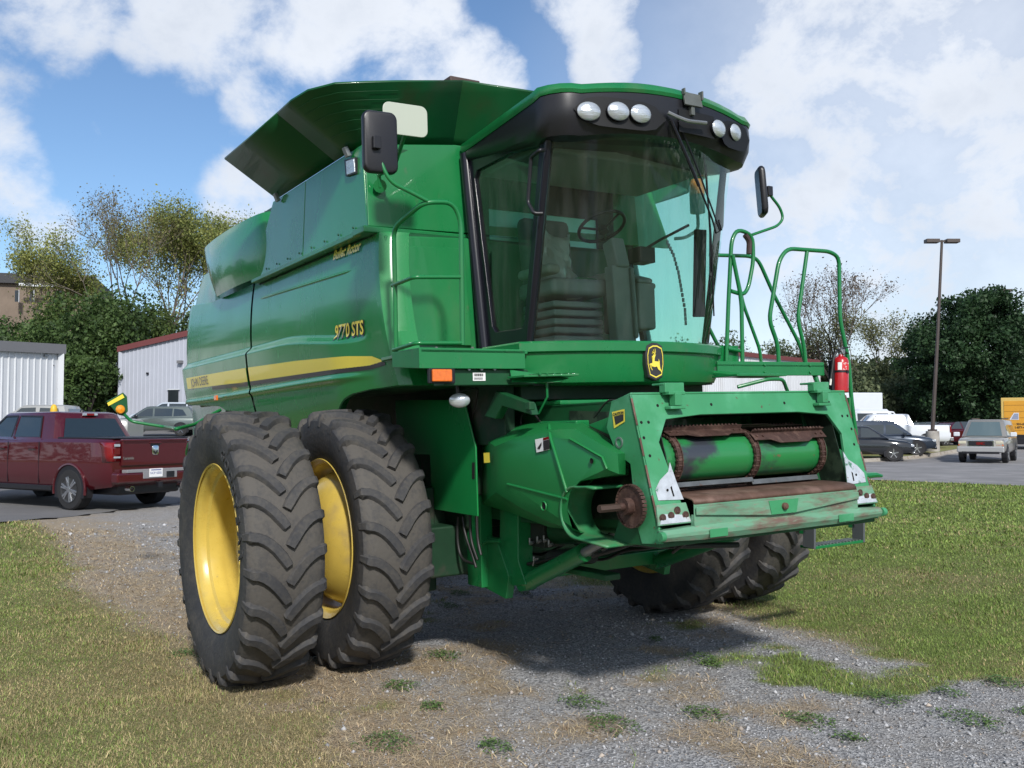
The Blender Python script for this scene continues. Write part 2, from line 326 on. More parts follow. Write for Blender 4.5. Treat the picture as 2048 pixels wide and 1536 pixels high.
glassr=glass_mat('dusty_rear_glass',(.6,.95,.85),1.0,dirt=.32)
glassf=glass_mat('glare_teal_glass',(.62,.96,.74),1.0,dirt=.30,tr=True)  # teal dust layer stands in for the glare brightening the far pane
carglass=mat('dark_car_glass',(.02,.03,.035),.04,spec=.9,coat=.6)
PART={}   # filled below
exec_parts=True
# ================================================================== COMBINE (machine frame: x forward, y left, z up)
CB=bpy.data.objects.new('combine_harvester',None); COL.objects.link(CB)
mm=np.eye(4); mm[:3,:3]=MT; mm[:3,3]=MO; CB.matrix_world=Matrix(mm.tolist())
tag(CB,'large green combine harvester with yellow rims, dual front tires and a black-visored glass cab','combine harvester')
# ---- wheels
TR=.915
def carc(t):   # carcass radius under lugs
    return .884-.02*(abs(t)/.24)**2
def make_tire(nl=25,W_=.24,name='tire'):
    pr_=[(-.185,.545),(-.205,.575),(-.228,.64),(-.246,.72),(-.252,.79),(-.246,.835),(-.225,.852)]
    half=[(a,r) for a,r in pr_]; mid=[(t,carc(t)) for t in np.linspace(-.2,.2,9)]
    prof=half+mid+[(-a,r) for a,r in half[::-1]]
    m=MB(); m.lathe(prof,(0,0,0),'y',96); nc=len(m.v)
    path=[]  # (t, r, dphi, n_t, n_r, halfwidth)
    for u in np.linspace(0,1,7):
        t=.006+u*.214; path.append((t,TR-.016*(t/.24)**2,.205*(1-(1-u)**1.9),0,1,.029-.003*u))
    path+= [(.240,.886,.212,.5,.86,.024),(.254,.852,.216,.9,.4,.023),(.256,.80,.218,1,.05,.020)]
    lug=[]
    for side in (1,-1):
        for k in range(nl):
            p0=2*math.pi*(k+(.5 if side>0 else 0))/nl+random.uniform(-.006,.006)
            P=[]; Nn=[]
            for (t,r,d,nt_,nr_,hw) in path:
                a=p0+d; P.append(Vector((r*math.cos(a),side*t,r*math.sin(a)))); Nn.append(Vector((nr_*math.cos(a),side*nt_,nr_*math.sin(a))))
            V=[]
            for i,p in enumerate(P):
                T=(P[min(i+1,len(P)-1)]-P[max(i-1,0)]).normalized(); B=T.cross(Nn[i]).normalized(); hw=path[i][5]; n_=Nn[i]; dep=.052 if i<7 else .03
                w0=hw*(.8 if i==0 else 1)
                V+=[p-n_*dep-B*(w0+.014),p-n_*.004-B*(w0+.001),p-B*(w0-.003),p+B*(w0-.003),p-n_*.004+B*(w0+.001),p-n_*dep+B*(w0+.014)]
            Fc=[]
            for i in range(len(P)-1):
                for j in range(5): Fc.append((i*6+j,i*6+j+1,i*6+6+j+1,i*6+6+j))
            Fc+=[tuple(range(6)),tuple(range(len(V)-6,len(V)))[::-1]]
            m.add(V,Fc)
    o=m.build(name,tire_m,smooth=30)
    for v in o.data.vertices:
        if v.index>=nc: k_=math.sin(v.co.x*41+v.co.y*57)*math.cos(v.co.z*47-v.co.y*31); v.co.x*=1+.0022*k_; v.co.z*=1+.0022*k_; v.co.y+=.0022*math.sin(v.co.x*63+v.co.z*29)
    me=o.data; a=me.color_attributes.new('Col','FLOAT_COLOR','POINT'); n=len(me.vertices); co=np.zeros(n*3); me.vertices.foreach_get('co',co); co=co.reshape(-1,3)
    r=np.hypot(co[:,0],co[:,2]); isl=np.arange(n)>=nc
    val=np.where(isl,np.where(r>TR-.03,.00,.16),np.where((np.abs(co[:,1])<.235)&(r>.84),.21,-.05))
    val=val*np.where(np.abs(co[:,1])>.24,.3,1)
    c=np.ones((n,4)); c[:,:3]=val[:,None]; a.data.foreach_set('color',c.ravel().astype(np.float32))
    return o
tire0=make_tire()
def make_rim(outer):
    m=MB()
    if outer:
        prof=[(-.205,.552),(-.212,.562),(-.204,.566),(-.196,.555),(-.186,.535),(-.165,.522),(-.13,.515),(-.115,.492),(-.06,.486),(-.02,.492),(.0,.505),(.08,.508),(.10,.490),(.125,.47),(.13,.40),(.105,.30),(.10,.2),(.10,0)]
    else:
        prof=[(-.205,.552),(-.212,.562),(-.204,.566),(-.196,.555),(-.186,.535),(-.165,.520),(-.12,.512),(-.10,.49),(-.09,.47),(-.16,.43),(-.24,.34),(-.27,.22),(-.275,.12),(-.275,0)]
    m.lathe(prof,(0,0,0),'y',72)
    m.lathe([(.12,.50),(.19,.53),(.205,.565),(.212,.56),(.2,.545),(.12,.47)],(0,0,0),'y',72)
    o=m.build('wheel',yellow,smooth=40,flip=False); return o
def wheel(y,outer,side,x=0,zc=TR-.0,sc=1.0,first=[1]):
    rim=make_rim(outer); rim.parent=CB; rim.location=(x,y,zc); rim.scale=(sc,sc*(-1 if side>0 else 1),sc)
    t=tire0 if first else tire0.copy()
    if first: first.clear()
    else: COL.objects.link(t)
    t.name='tire'; t.parent=rim; t.rotation_euler=(0,random.uniform(0,.3),0)
    h=MB(); h.cyl((0,.10 if outer else -.3,0),(0,.07 if outer else -.33,0),.17,24)
    for k in range(10):
        a=2*math.pi*k/10; yy=.10 if outer else -.272; h.cyl((.14*math.cos(a),yy,.14*math.sin(a)),(.14*math.cos(a),yy-.03,.14*math.sin(a)),.014,6)
    if outer: h.cyl((0,.1,0),(0,.5,0),.12,20)
    ho=h.build('hub',yellow if outer else gdark,rim,bevel=.003)
    return rim
TY=(-2.235,-1.484,1.484,2.235)
w1=wheel(TY[0],True,-1); w2=wheel(TY[1],False,-1); w3=wheel(TY[2],False,1); w4=wheel(TY[3],True,1)
for s in (-1,1): wheel(s*1.35,False,s,x=-3.55,zc=.66,sc=.72)
# raised sidewall lettering on the near outer tire
def arc_text(s,y,r,a0,size,parent,mt):
    for i,ch in enumerate(s):
        a=a0-i*size*.95/r; ux=(math.sin(a),0,-math.cos(a)); uy=(math.cos(a),0,math.sin(a))
        text('sidewall_letter',ch,mt,parent,size,(r*math.cos(a),y,r*math.sin(a)),ux,uy,ext=.003,bold=.004)
tl=mat('raised_tire_letter',(.035,.035,.037),.6)
arc_text('GOODYEAR',-.252,.70,rad(62),.105,w1,tl)
# ---- chassis, axle, body core
def ysurf(x,z):
    x=np.asarray(x,float); z=np.asarray(z,float)
    tap=1-sst(x,-.1,.62); zc=2.43-.10*sst(x,-1.2,.5)
    y=-1.535-.055*tap*(1-sst(z,zc-.05,zc+.02)) +.045*((z-2.55)/.5)**2
    y=y-.018*tap*np.exp(-((z-(2.02+.03*sst(x,-4,0)))/.022)**2)
    xf=.90-.19*(z-2.0); y=y+.06*sst(x,xf-.05,xf)**2
    y=y+.9*np.clip(-4.35-x,0,None)**2*.9
    return y
def zbot(x):
    k=[(-4.8,2.03),(-4.2,1.99),(-3.2,1.95),(-3.0,1.90),(-2.2,1.86),(-1.6,1.70),(-1.2,1.50),(-.62,1.46),(-.45,1.56),(-.25,1.74),(-.12,1.84),(0,1.90),(.15,1.935),(.4,1.955),(.95,1.965)]
    return np.interp(x,[a for a,_ in k],[b for _,b in k])
def shield(x0,x1,nx,name,ztop):
    P=[]
    for i in range(nx+1):
        row=[]
        xx0=x0+(x1-x0)*i/nx; zb=float(zbot(xx0)); zt=ztop(xx0); zc=2.43-.10*float(sst(np.array(xx0),-1.2,.5)); zg=2.02+.03*float(sst(np.array(xx0),-4,0)); bk=[zb,max(zb+.01,zg-.05),max(zb+.02,zg+.05),zc-.07,zc+.04,zt]; zl=[]
        for a_,b_,n_ in zip(bk[:-1],bk[1:],(6,14,8,16,14)): zl+=[a_+(b_-a_)*k/n_ for k in range(n_)]
        zl.append(zt)
        for z in zl:
            xx=xx0
            if x1>0: xf=.90-.19*(z-2.0); xx=x0+(xf-x0)*(i/nx)
            elif x1<-2: xx=xx-.0
            row.append((xx,float(ysurf(xx,z)),z))
        # rolled lips
        b=row[0]; t=row[-1]; row=[(b[0],b[1]+.06,b[2]+.01),(b[0],b[1]+.012,b[2]-.006)]+row+[(t[0],t[1]+.012,t[2]+.008),(t[0],t[1]+.07,t[2]+.006)]
        P.append(row)
    if x1>0: P.append([(p[0]+.012,p[1]+.02,p[2]) for p in P[-1]]); P.append([(p[0]+.006,p[1]+.12,p[2]) for p in P[-1]])
    m=MB(); m.grid(P); return m.build(name,gloss,CB,smooth=28)
sh_f=shield(-2.04,.9,80,'side_shield',lambda x:3.0+.03*(.7-x)/2.75)
sh_r=shield(-5.0,-2.09,60,'side_shield',lambda x:3.03+.06*sst(np.array(-x),3.4,4.4).item())
def on_surf(pts_x,zl,zh,name,mt,off=.004,nz=6,parent=None,nx=60):
    xs=np.linspace(pts_x[0],pts_x[1],nx); P=[]
    for x in xs:
        a,b=zl(x),zh(x); P.append([(x,float(ysurf(x,a+(b-a)*j/nz))-off,a+(b-a)*j/nz) for j in range(nz+1)])
    m=MB(); m.grid(P); return m.build(name,mt,parent or CB,smooth=60)
m=MB(); m.tube([(x,float(ysurf(x,2.865-.065*(x+2)/2.43))+.006*(1+1.0*((i in (0,8)))),2.865-.065*(x+2)/2.43) for i,x in enumerate(np.linspace(-2.0,.42,9))],[.004]+[.014]*7+[.004],8); m.build('body_crease',gloss,CB,smooth=70)
def stick(o,off=.003):
    for v in o.data.vertices: v.co.y=float(ysurf(v.co.x,v.co.z))-off
    return o
yl=lambda x: np.interp(x,[-4.27,-2.15,.5,.69],[2.165,2.135,2.115,2.128]); yh=lambda x: np.interp(x,[-4.27,-2.15,-.8,.2,.55,.69],[2.285,2.262,2.235,2.20,2.175,2.14])
bl_=lambda x: np.interp(x,[-4.27,-2.15,.5,.74],[2.125,2.098,2.088,2.103]); bh=lambda x: np.interp(x,[-4.27,-2.15,.5,.69,.74],[2.166,2.136,2.116,2.130,2.12])
for a,b in ((-4.27,-2.1),(-2.03,.69)): on_surf((a,b),yl,yh,'yellow_stripe',decal)
for a,b in ((-3.3,-2.1),(-2.03,.74)): on_surf((a,b),bl_,bh,'dark_stripe',decalb)
stick(text('lettering','JOHN DEERE',decalb,CB,.125,(-4.08,float(ysurf(-3.7,2.2))-.007,2.178),(1,0,.0),(0,0,1),ext=0,space=.95),.008)
stick(text('lettering_outline','9770 STS',decalb,CB,.135,(-.036,-1.6,2.340),(1,0,-.02),(0,-.05,1),ext=0,bold=.009,shear=.12),.006)
stick(text('lettering','9770 STS',decal,CB,.135,(-.04,float(ysurf(.3,2.37))-.012,2.345),(1,0,-.02),(0,-.05,1),ext=0,bold=.003,shear=.12),.011)
stick(text('lettering','Bullet Rotor',decal,CB,.10,(-.10,float(ysurf(.1,2.95))-.006,2.935),(1,0,-.02),(0,.1,1),ext=0,bold=.003,shear=.2),.012)
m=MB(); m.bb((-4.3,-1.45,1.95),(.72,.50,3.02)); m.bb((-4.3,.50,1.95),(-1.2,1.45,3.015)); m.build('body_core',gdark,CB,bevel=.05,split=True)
m=MB(); m.bb((-2.6,-.85,.95),(.6,.85,2.0)); m.bb((-4.2,-.7,1.2),(-2.6,.7,2.0)); m.build('belly',gshade,CB,bevel=.03)
m=MB(); m.bb((.12,-1.2,.62),(.52,1.2,.98)); m.bb((-.2,-.95,.7),(.3,.95,1.5)); m.build('front_axle',gshade,CB,bevel=.02)
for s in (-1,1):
    m=MB(); m.cyl((0,s*.85,TR),(0,s*1.6,TR),.19,24); m.bb((-.28,s*.95,.5),(.34,s*1.2,1.25)); m.build('final_drive',gshade,CB,bevel=.02)
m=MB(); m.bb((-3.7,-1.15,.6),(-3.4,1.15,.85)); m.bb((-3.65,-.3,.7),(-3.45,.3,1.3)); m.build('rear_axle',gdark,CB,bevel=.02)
# left side shields of the machine (seen from other viewpoints)
m=MB(); m.v=[(-2.04+(x+2.04)*.30,-y,z) for x,y,z in [tuple(v.co) for v in sh_f.data.vertices]]; m.f=[tuple(p.vertices) for p in sh_f.data.polygons]; m.m=[0]*len(m.f); m.build('side_shield',gloss,CB,smooth=28)
m=MB(); m.v=[(x,-y,z) for x,y,z in [tuple(v.co) for v in sh_r.data.vertices]]; m.f=[tuple(p.vertices) for p in sh_r.data.polygons]; m.m=[0]*len(m.f); m.build('side_shield',gloss,CB,smooth=28)
# rear hood rounding behind the shields
P=[]
for z in np.linspace(1.5,3.45,16):
    w=1.43-.22*max(0,z-2.9)**1.5; xr=-5.35+.30*max(0,(z-2.6))**1.6
    P.append([(xr+ (1-math.cos(a))*.75, w*math.sin(a) if abs(math.sin(a))>0 else 0, z) for a in np.linspace(-math.pi/2,math.pi/2,17)])
P=[[(-3.3,r[0][1],r[0][2])]+r+[(-3.3,r[-1][1],r[-1][2])] for r in P]
m=MB(); m.grid(P); m.add(P[-1],[tuple(range(len(P[-1])))]); m.build('rear_hood',gloss,CB,smooth=50)
# ---- grain tank
m=MB()
yb,yt=-1.56,-1.545
def tk(x0,x1,g=.004): 
    a=[(x0+g,yb,3.04),(x1-g,yb,3.04)]; return a
xbr,xtr,xbf,xtf=-1.9,-1.25,.63,.53
seamb,seamt=-.62,-.56
for (b0,b1,t0,t1) in ((xbr,seamb-.005,xtr-.1,seamt-.005),(seamb+.005,xbf,seamt+.005,xtf)):
    m.prism([(b0,yb,3.04),(b1,yb,3.04),(t1,yt,3.63),(t0,yt,3.63)],(0,.03,0))
m.build('tank_side_panel',gloss,CB,bevel=.006)
m=MB(); m.prism([(.645,-1.56,3.045),(.645,1.12,3.085),(.60,.90,3.72),(.60,-.85,3.70),(.55,-1.53,3.63)],(-.03,0,0)); m.build('tank_front_panel',green,CB,bevel=.006)
m=MB(); m.bb((-1.9,-1.5,2.98),(.58,.88,3.62)); m.bb((-1.9,.88,2.98),(-1.0,1.5,3.615)); m.bb((-1.9,-1.5,2.96),(.60,-1.2,3.03)); m.build('grain_tank',gdark,CB,split=True)
m=MB(); m.bb((.46,-1.6,3.0),(.66,-.78,3.045)); m.bb((-1.9,-1.575,3.005),(.6,-1.5,3.04)); m.build('tank_lower_lip',green,CB,bevel=.008)
# flared extension
hin=[(-1.25,-1.545,3.63),(-.6,-1.545,3.63),(.05,-1.545,3.63),(.30,-1.545,3.63),(.43,-1.53,3.63),(.50,-1.47,3.635),(.535,-1.36,3.645),(.55,-1.2,3.66),(.56,-.85,3.69),(.56,-.3,3.71),(.56,0,3.71)]
out=[(-1.42,-1.93,3.965),(-.7,-1.945,3.945),(.02,-1.96,3.93),(.30,-1.96,3.935),(.52,-1.92,3.945),(.70,-1.80,3.955),(.79,-1.62,3.965),(.81,-1.40,4.0),(.82,-.90,4.08),(.82,-.3,4.10),(.82,0,4.10)]
hin+= [(x,-y,z) for x,y,z in hin[-2::-1]]; out+=[(x,-y,z) for x,y,z in out[-2::-1]]
def flare_seg(i0,i1,name='tank_extension'):
    P=[]
    for a,b in zip(hin[i0:i1+1],out[i0:i1+1]):
        a=Vector(a);b=Vector(b); r=[tuple(a.lerp(b,t)-Vector((0,0,.035*math.sin(math.pi*t)*0))) for t in np.linspace(0,1,7)]
        e=b+(b-a).normalized()*.0; r.append((e[0],e[1],e[2]+.012)); P.append(r)
    m=MB(); m.grid(P); o=m.build(name,mat('tank_extension_paint',(.004,.075,.022),.42,coat=.08,spec=.35,var=.12,vscale=1.5,c2=(.035,.036,.018),c2s=1.3,c2t=(.5,.8)),CB,solid=.012,smooth=25); return o  # dark green carries the underside's shade, olive patches its brown reflection
n=len(hin)
flare_seg(0,2); flare_seg(2,8); flare_seg(8,n-9); flare_seg(n-9,n-3); flare_seg(n-3,n-1)
m=MB()
for i,k in ((3,.0),(4,.0),(5,.0),(6,0),(7,0),(8,0)):   # pressed ribs at the corner
    pass
for t in (.3,.45,.6,.75,.88):
    for (i0,i1) in ((3,7),(7,9)):
        pts=[Vector(hin[i]).lerp(Vector(out[i]),t)+Vector((.004,-.004,-.006)) for i in range(i0,i1+1)]
        if i0==3: m.tube(pts,.0014,5)
m.build('pressed_ribs',gdark,CB)
def mirror_pts(L): return L+[(x,-y,z) for x,y,z in L[::-1]]
m=MB(); m.bb((.0,-.72,4.0),(.32,-.46,4.32)); m.cyl((-.25,-.6,4.0),(-.25,-.6,4.2),.05); m.bb((-.3,-.7,3.7),(.3,-.5,4.05)); m.build('loading_auger_cover',mat('brown_auger_steel',(.07,.045,.04),.6,var=.2),CB,bevel=.01)
for x,y,z in ((.35,-1.56,3.60),(-1.15,-1.56,3.60)):
    m=MB(); m.box((x,y-.02,z+.02),(.05,.03,.07),rot=(.4,0,0)); m.build('hinge_bracket',steel,CB,bevel=.004)
m=MB(); m.prism([tuple(U(*p,y=-1.572)) for p in ((691,322),(707,317),(709,344),(693,350))],(0,.02,0)); lb=m.build('tank_light',lens,CB,bevel=.004)
m=MB(); m.prism([tuple(U(*p,y=-1.566)) for p in ((688,320),(710,314),(711,347),(691,353))],(0,.02,0)); m.build('lamp_bezel',black,lb,bevel=.003)
# engine side bulge
P=[]
NX=26
for i in range(NX+1):
    u=i/NX; xt=-3.62+u*(3.62-1.56); xb=-3.18+u*(3.18-1.50)
    xt=-3.62+u*2.06; row=[]
    for j in range(15):
        v=j/14; z0=3.035; z1=3.60+.0*u-.03*(1-math.sin(math.pi*min(1,u*1.0)))*.2; z=z0+(z1-z0)*v
        x=xb+(xt-xb)*v
        out_=.13*min(1,(math.sin(math.pi*min(1,max(0,(u*1.02))))**.30 if 0<u<1 else 0))*math.sin(math.pi*(.10+.76*v))**.35
        if u>.84: x+=0.10*math.sin(math.pi*v)*(u-.84)/.16
        row.append((x,-1.50-out_,z))
    P.append(row)
m=MB(); m.grid(P); m.build('engine_side_cover',gloss,CB,smooth=45)
m=MB(); m.bb((-3.7,-1.42,3.0),(-1.5,1.42,3.52)); m.build('engine_deck',green,CB,bevel=.06)
# ---- ladder wall, platform, rails
m=MB(); m.prism([(.76,-1.50,2.16),(.76,-.80,2.16),(.745,-.84,3.0),(.71,-1.47,2.98)],(-.05,0,0)); m.build('service_wall',green,CB,bevel=.01)
m=MB(); m.prism([(.770,-1.44,2.24),(.770,-.86,2.24),(.757,-.89,2.92),(.730,-1.40,2.91)],(.010,0,0)); m.build('service_door',green,CB,bevel=.008)
m=MB(); m.prism([(.72,-1.525,2.13),(1.4,-1.60,2.13),(1.455,-1.60,2.13),(1.455,-.84,2.13),(.72,-.84,2.13)],(0,0,.022)); m.build('service_platform',green,CB,bevel=.004)
m=MB(); m.prism([(1.455,-1.612,2.035),(1.455,-.86,2.035),(1.455,-.86,2.16),(1.455,-1.612,2.16)],(-.012,0,0)); m.prism([(1.452,-1.612,2.035),(1.452,-1.612,2.16),(1.05,-1.60,2.16),(1.05,-1.60,2.065)],(0,.012,0)); m.build('platform_edge',green,CB,bevel=.004)
r=.0155
R1=[(1.08,-1.585,2.15),(1.10,-1.59,2.6),(1.12,-1.60,2.94),tuple(U(848,404,x=1.42)),tuple(U(905,404,x=1.42)),tuple(U(922,440,x=1.42)),tuple(U(925,690,x=1.42))]
m=MB(); m.tube(R1,r,10,round_=.07)
for (a,b,c) in (((785,571),(828,554),(922,554)),((787,700),(832,686),(925,686))):
    m.tube([tuple(U(*a,y=-1.59)),tuple(U(*b,x=1.42)),tuple(U(*c,x=1.42))],r*.85,10,round_=.04)
m.tube([tuple(U(830,554,x=1.42)),tuple(U(843,700,x=1.42))],.0,4) if False else None
m.build('handrail',green,CB,smooth=60)
m=MB(); m.tube([tuple(U(855,402,x=1.42)),tuple(U(815,381,x=1.41)),tuple(U(785,367,x=1.40)),tuple(U(768,342,x=1.39)),tuple(U(754,292,x=1.36))],.0125,10,round_=.06); m.build('mirror_arm',green,CB,smooth=60)
def rrect(w,h,rr,n=5):
    pts=[]
    for cx,cy,a0 in ((w/2-rr,h/2-rr,0),(-w/2+rr,h/2-rr,90),(-w/2+rr,-h/2+rr,180),(w/2-rr,-h/2+rr,270)):
        for k in range(n+1): a=rad(a0+90*k/n); pts.append((cx+rr*math.cos(a),cy+rr*math.sin(a)))
    return pts
def plate(name,c,ux,uy,w,h,rr,th,mt,parent,bevel=.004,rings=None):
    ux=Vector(ux).normalized(); uy=Vector(uy); uy=(uy-ux*uy.dot(ux)).normalized(); uz=ux.cross(uy); c=Vector(c)
    rings=rings or [(1,0),(1,th)]
    R_=[]
    for s,d in rings:
        R_.append([tuple(c+ux*(x-(1-s)*.5*w*(1 if x>0 else -1)*1.0 if False else x*s)+uy*(y*s)+uz*d) for x,y in rrect(w,h,rr)])
    m=MB(); m.loft(R_); return m.build(name,mt,parent,bevel=bevel,smooth=40)
# side mirror: back of the housing faces forward
mc=U(760,285,x=1.37)
mr_=plate('side_mirror',mc,(.10,1,0),(0,0,1),.215,.375,.045,.05,black,CB,rings=[(.92,-.035),(1,-.02),(1,.005),(.96,.018),(.90,.022)])
plate('mirror_glass',mc+np.array([-.038,0,0]),(.10,1,0),(0,0,1),.18,.34,.03,.004,chrome,mr_,bevel=0)
m=MB(); m.box(tuple(U(753,285,x=1.405)),(.03,.05,.075)); m.build('mirror_bracket',black,mr_,bevel=.005)
plate('reflector_panel',U(810,240,x=1.22),(.05,1,.0),(0,0,1),.30,.20,.045,.01,mat('cream_panel',(.46,.50,.42),.35,coat=.2),CB)
m=MB(); m.tube([tuple(U(812,262,x=1.21)),tuple(U(790,330,x=.9)),tuple(U(758,350,x=.68)),tuple(U(760,375,x=.66))],.014,8); m.cyl(tuple(U(760,372,x=.67)),tuple(U(760,372,x=.645)),.045,20); m.build('panel_bracket',green,CB)
# ---- cab
def outl(xf,xr,hw,bow,z,zf=0,n=13,rc=.12,crown=.055):
    # closed outline: rear-right -> front right corner -> bowed front -> left
    P=[]
    def zz(x): return z+zf*(x-xr)/(xf-xr)
    P+=[(x,-hw*(1-.07*(1-(x-xr)/(xf-xr))),zz(x)) for x in np.linspace(xr,xf-rc*1.2,6)]
    for k in range(1,5): a=rad(90*k/5); P.append((xf-rc*1.2+rc*1.2*math.sin(a),-hw+rc*(1-math.cos(a)),zz(xf)))
    for t in np.linspace(-1,1,n): y=t*(hw-rc); P.append((xf+bow*(1-t*t),y,zz(xf)+crown*(1-t*t)))
    L=[p for p in P]; mid=len(P)
    for k in range(4,0,-1): a=rad(90*k/5); P.append((xf-rc*1.2+rc*1.2*math.sin(a),hw-rc*(1-math.cos(a)),zz(xf)))
    P+=[(x,hw*(1-.07*(1-(x-xr)/(xf-xr))),zz(x)) for x in np.linspace(xf-rc*1.2,xr,6)]
    return P
xr=.66
m=MB(); m.loft([outl(1.90,xr,.885,.08,3.63,.075,rc=.20),outl(1.91,xr-.02,.895,.08,3.65,.075,rc=.21),outl(1.89,xr-.02,.89,.08,3.69,.075,rc=.22),outl(1.80,xr+.02,.82,.08,3.735,.07,rc=.24),outl(1.5,xr+.15,.62,.06,3.775,.06,rc=.24)])
roof=m.build('cab_roof',green,CB,smooth=50)
def vis(s0,z0,z0f,hwk=0,back=0,bw=.08,rc=.20): return outl(1.90-back,xr,.885-hwk,bw,z0,z0f,rc=rc)
m=MB(); m.loft([vis(0,3.56,-.115,.06,.16),vis(0,3.57,-.115,.02,.05),vis(0,3.585,-.05,.004,.01),vis(0,3.60,.02,.0,.0),vis(0,3.628,.073,.004,.004)])
visor=m.build('cab_visor',black,roof,smooth=50)
def front_x(y,bow=.08,xf=1.90,hw=.885,rc=.20):
    t=min(1,abs(y)/(hw-rc)); return xf+bow*(1-t*t)
# lamp recesses and lamps
for (ya,yb_) in ((-.74,-.08),(.42,.76)):
    m=MB(); P=[]
    ys=np.linspace(ya,yb_,9); yo_=(ys-(ya+yb_)/2)/((yb_-ya)/2)
    for y,t_ in zip(ys,yo_):
        hh=.090*(1-abs(t_)**5)+.004; k_=max(0,abs(y)-.66)**2*1.5; P.append([(front_x(y)+.005-k_,y,3.60-hh),(front_x(y)+.006-k_,y,3.60+hh)])
    m.grid(P); m.build('lamp_recess',mat('recess_black',(.003,.003,.004),.6),visor,smooth=60)
lampspots=[(1178,222,1.90),(1237,222,1.945),(1282,227,1.965),(1438,257,1.945),(1471,265,1.90)]
for i,(px,py,x) in enumerate(lampspots):
    c=U(px,py,x=x+.03); ya=-.42+(.28*i if i<3 else .22*i)
    d=Vector((1,{0:-.30,1:-.18,2:-.10,3:.22,4:.34}[i],-.02)).normalized()
    m=MB(); a,b=(.080,.060); q=d.to_track_quat('X','Z')
    rings=[]
    for (s,dd) in ((.75,-.07),(.95,-.045),(1,-.01),(1.0,.0)):
        rings.append([tuple(Vector(c)+q@Vector((dd,a*s*math.cos(t),b*s*math.sin(t)))) for t in np.linspace(0,2*math.pi,25)[:-1]])
    m.loft(rings); hsg=m.build('work_lamp',black,visor,smooth=50)
    m=MB(); rings=[[tuple(Vector(c)+q@Vector((dd,a*s*math.cos(t),b*s*math.sin(t)))) for t in np.linspace(0,2*math.pi,25)[:-1]] for (s,dd) in ((.95,.001),(.8,.012),(.5,.02),(.15,.024))]
    m.loft(rings); m.build('lens',lens,hsg,smooth=60)
# GPS bracket, wiper motor arm
m=MB(); a=U(1385,200,x=2.0); m.box(a,(.015,.15,.09),rot=(0,-.2,0)); m.box(a+np.array([0,-.075,.045]),(.03,.01,.04)); m.box(a+np.array([0,.075,.035]),(.04,.012,.06)); m.box(a+np.array([-.03,0,-.07]),(.07,.03,.06)); m.build('antenna_bracket',mat('grey_bracket',(.10,.11,.105),.5,var=.2,vscale=10),roof,bevel=.003)
m=MB(); P=[]
for y in np.linspace(.03,.36,7): P.append([(front_x(y)+.005,y,3.54),(front_x(y)+.006,y,3.69)])
m.grid(P); m.build('wiper_recess',MATS['recess_black'],visor)
m=MB(); m.tube([tuple(U(1336,225,x=2.0)),tuple(U(1352,233,x=2.02)),tuple(U(1375,242,x=2.04)),tuple(U(1412,246,x=2.03))],.013,8,round_=.03)
m.build('wiper_hose',steel,visor)
# windshield (bowed, leaning forward at the top)
def gl(xf,hw,bow,z,n=17): return [(xf+bow*(1-t*t)+(.0),t*hw,z) for t in np.linspace(-1,1,n)]
def glr(v):
    xf=1.40+.31*v; bow=.21-.03*v; z=2.20+1.36*v; r_=[]
    for t in np.linspace(-1,1,25): r_.append((xf+bow*(1-abs(t)**2.3),t*.775,z))
    return r_
P=[glr(v) for v in np.linspace(0,1,9)]
m=MB(); m.grid(P); m.build('windshield',glass,CB,smooth=80)
m=MB()
for s in (-1,1):
    m.tube([(.86,s*.80,2.18),(.66,s*.80,3.62)] if s<0 else [(.70,.8,2.18),(.38,.8,3.62)],.045,8)      # rear pillar
    if s<0: m.tube([(1.385,s*.785,2.17),(1.70,s*.785,3.56)],.026,8)  # front pillar
m.build('cab_pillar',blackg,CB,smooth=50,split=True)
for s in (-1,1):
    # door frame with trapezoid window
    o_=[(.88,2.18),(1.40,2.18),(1.72,3.58),(.64,3.62)] if s<0 else [(.70,2.18),(1.37,2.18),(1.66,3.62),(.36,3.62)]; i_=[(.76,2.22),(1.34,2.21),(1.355,2.24),(1.63,3.56),(1.61,3.585),(.46,3.585),(.42,3.55),(.73,2.25)] if s>0 else [(1.00,2.315),(1.325,2.31),(1.36,2.35),(1.60,3.44),(1.57,3.49),(.81,3.47),(.775,3.42),(.955,2.36)]
    def fr(p,y): return (p[0],y,p[1])
    m=MB(); ys_=s*.80; ring_o=[o_[0],((o_[0][0]+o_[1][0])/2,2.18),o_[1],((o_[1][0]*.5+o_[2][0]*.5),2.88),o_[2],((o_[2][0]+o_[3][0])/2,3.60),o_[3],((o_[3][0]+o_[0][0])/2,2.9)]
    V=[fr(p,ys_) for p in ring_o]+[fr(p,ys_) for p in i_]+[fr(p,ys_-s*.05) for p in ring_o]+[fr(p,ys_-s*.05) for p in i_]
    Fc=[]
    idx=[0,1,2,3,4,5,6,7]
    for k in range(8):
        k2=(k+1)%8; ii=[0,1,2,3,4,5,6,7]
        Fc+=[(k,k2,8+k2,8+k),(16+k,24+k,24+k2,16+k2),(8+k,8+k2,24+k2,24+k),(k,16+k,16+k2,k2)]
    m.add(V,Fc); dr=m.build('cab_door',blackg,CB,bevel=.006,smooth=30)
    m=MB(); m.add([fr(p,ys_-s*.02) for p in i_],[tuple(range(8))]); m.build('window',glassd if s<0 else glassf,dr)
    m=MB(); y_=s*.875
    if s<0: pts=[tuple(U(1088,300,y=-.83)),tuple(U(1080,300,y=-.88)),tuple(U(1062,315,y=-.88)),tuple(U(1056,405,y=-.88)),tuple(U(1068,427,y=-.88)),tuple(U(1085,427,y=-.83))]
    if s<0: m.tube(pts,.013,8,round_=.02); m.build('door_handle',black,dr,smooth=60)
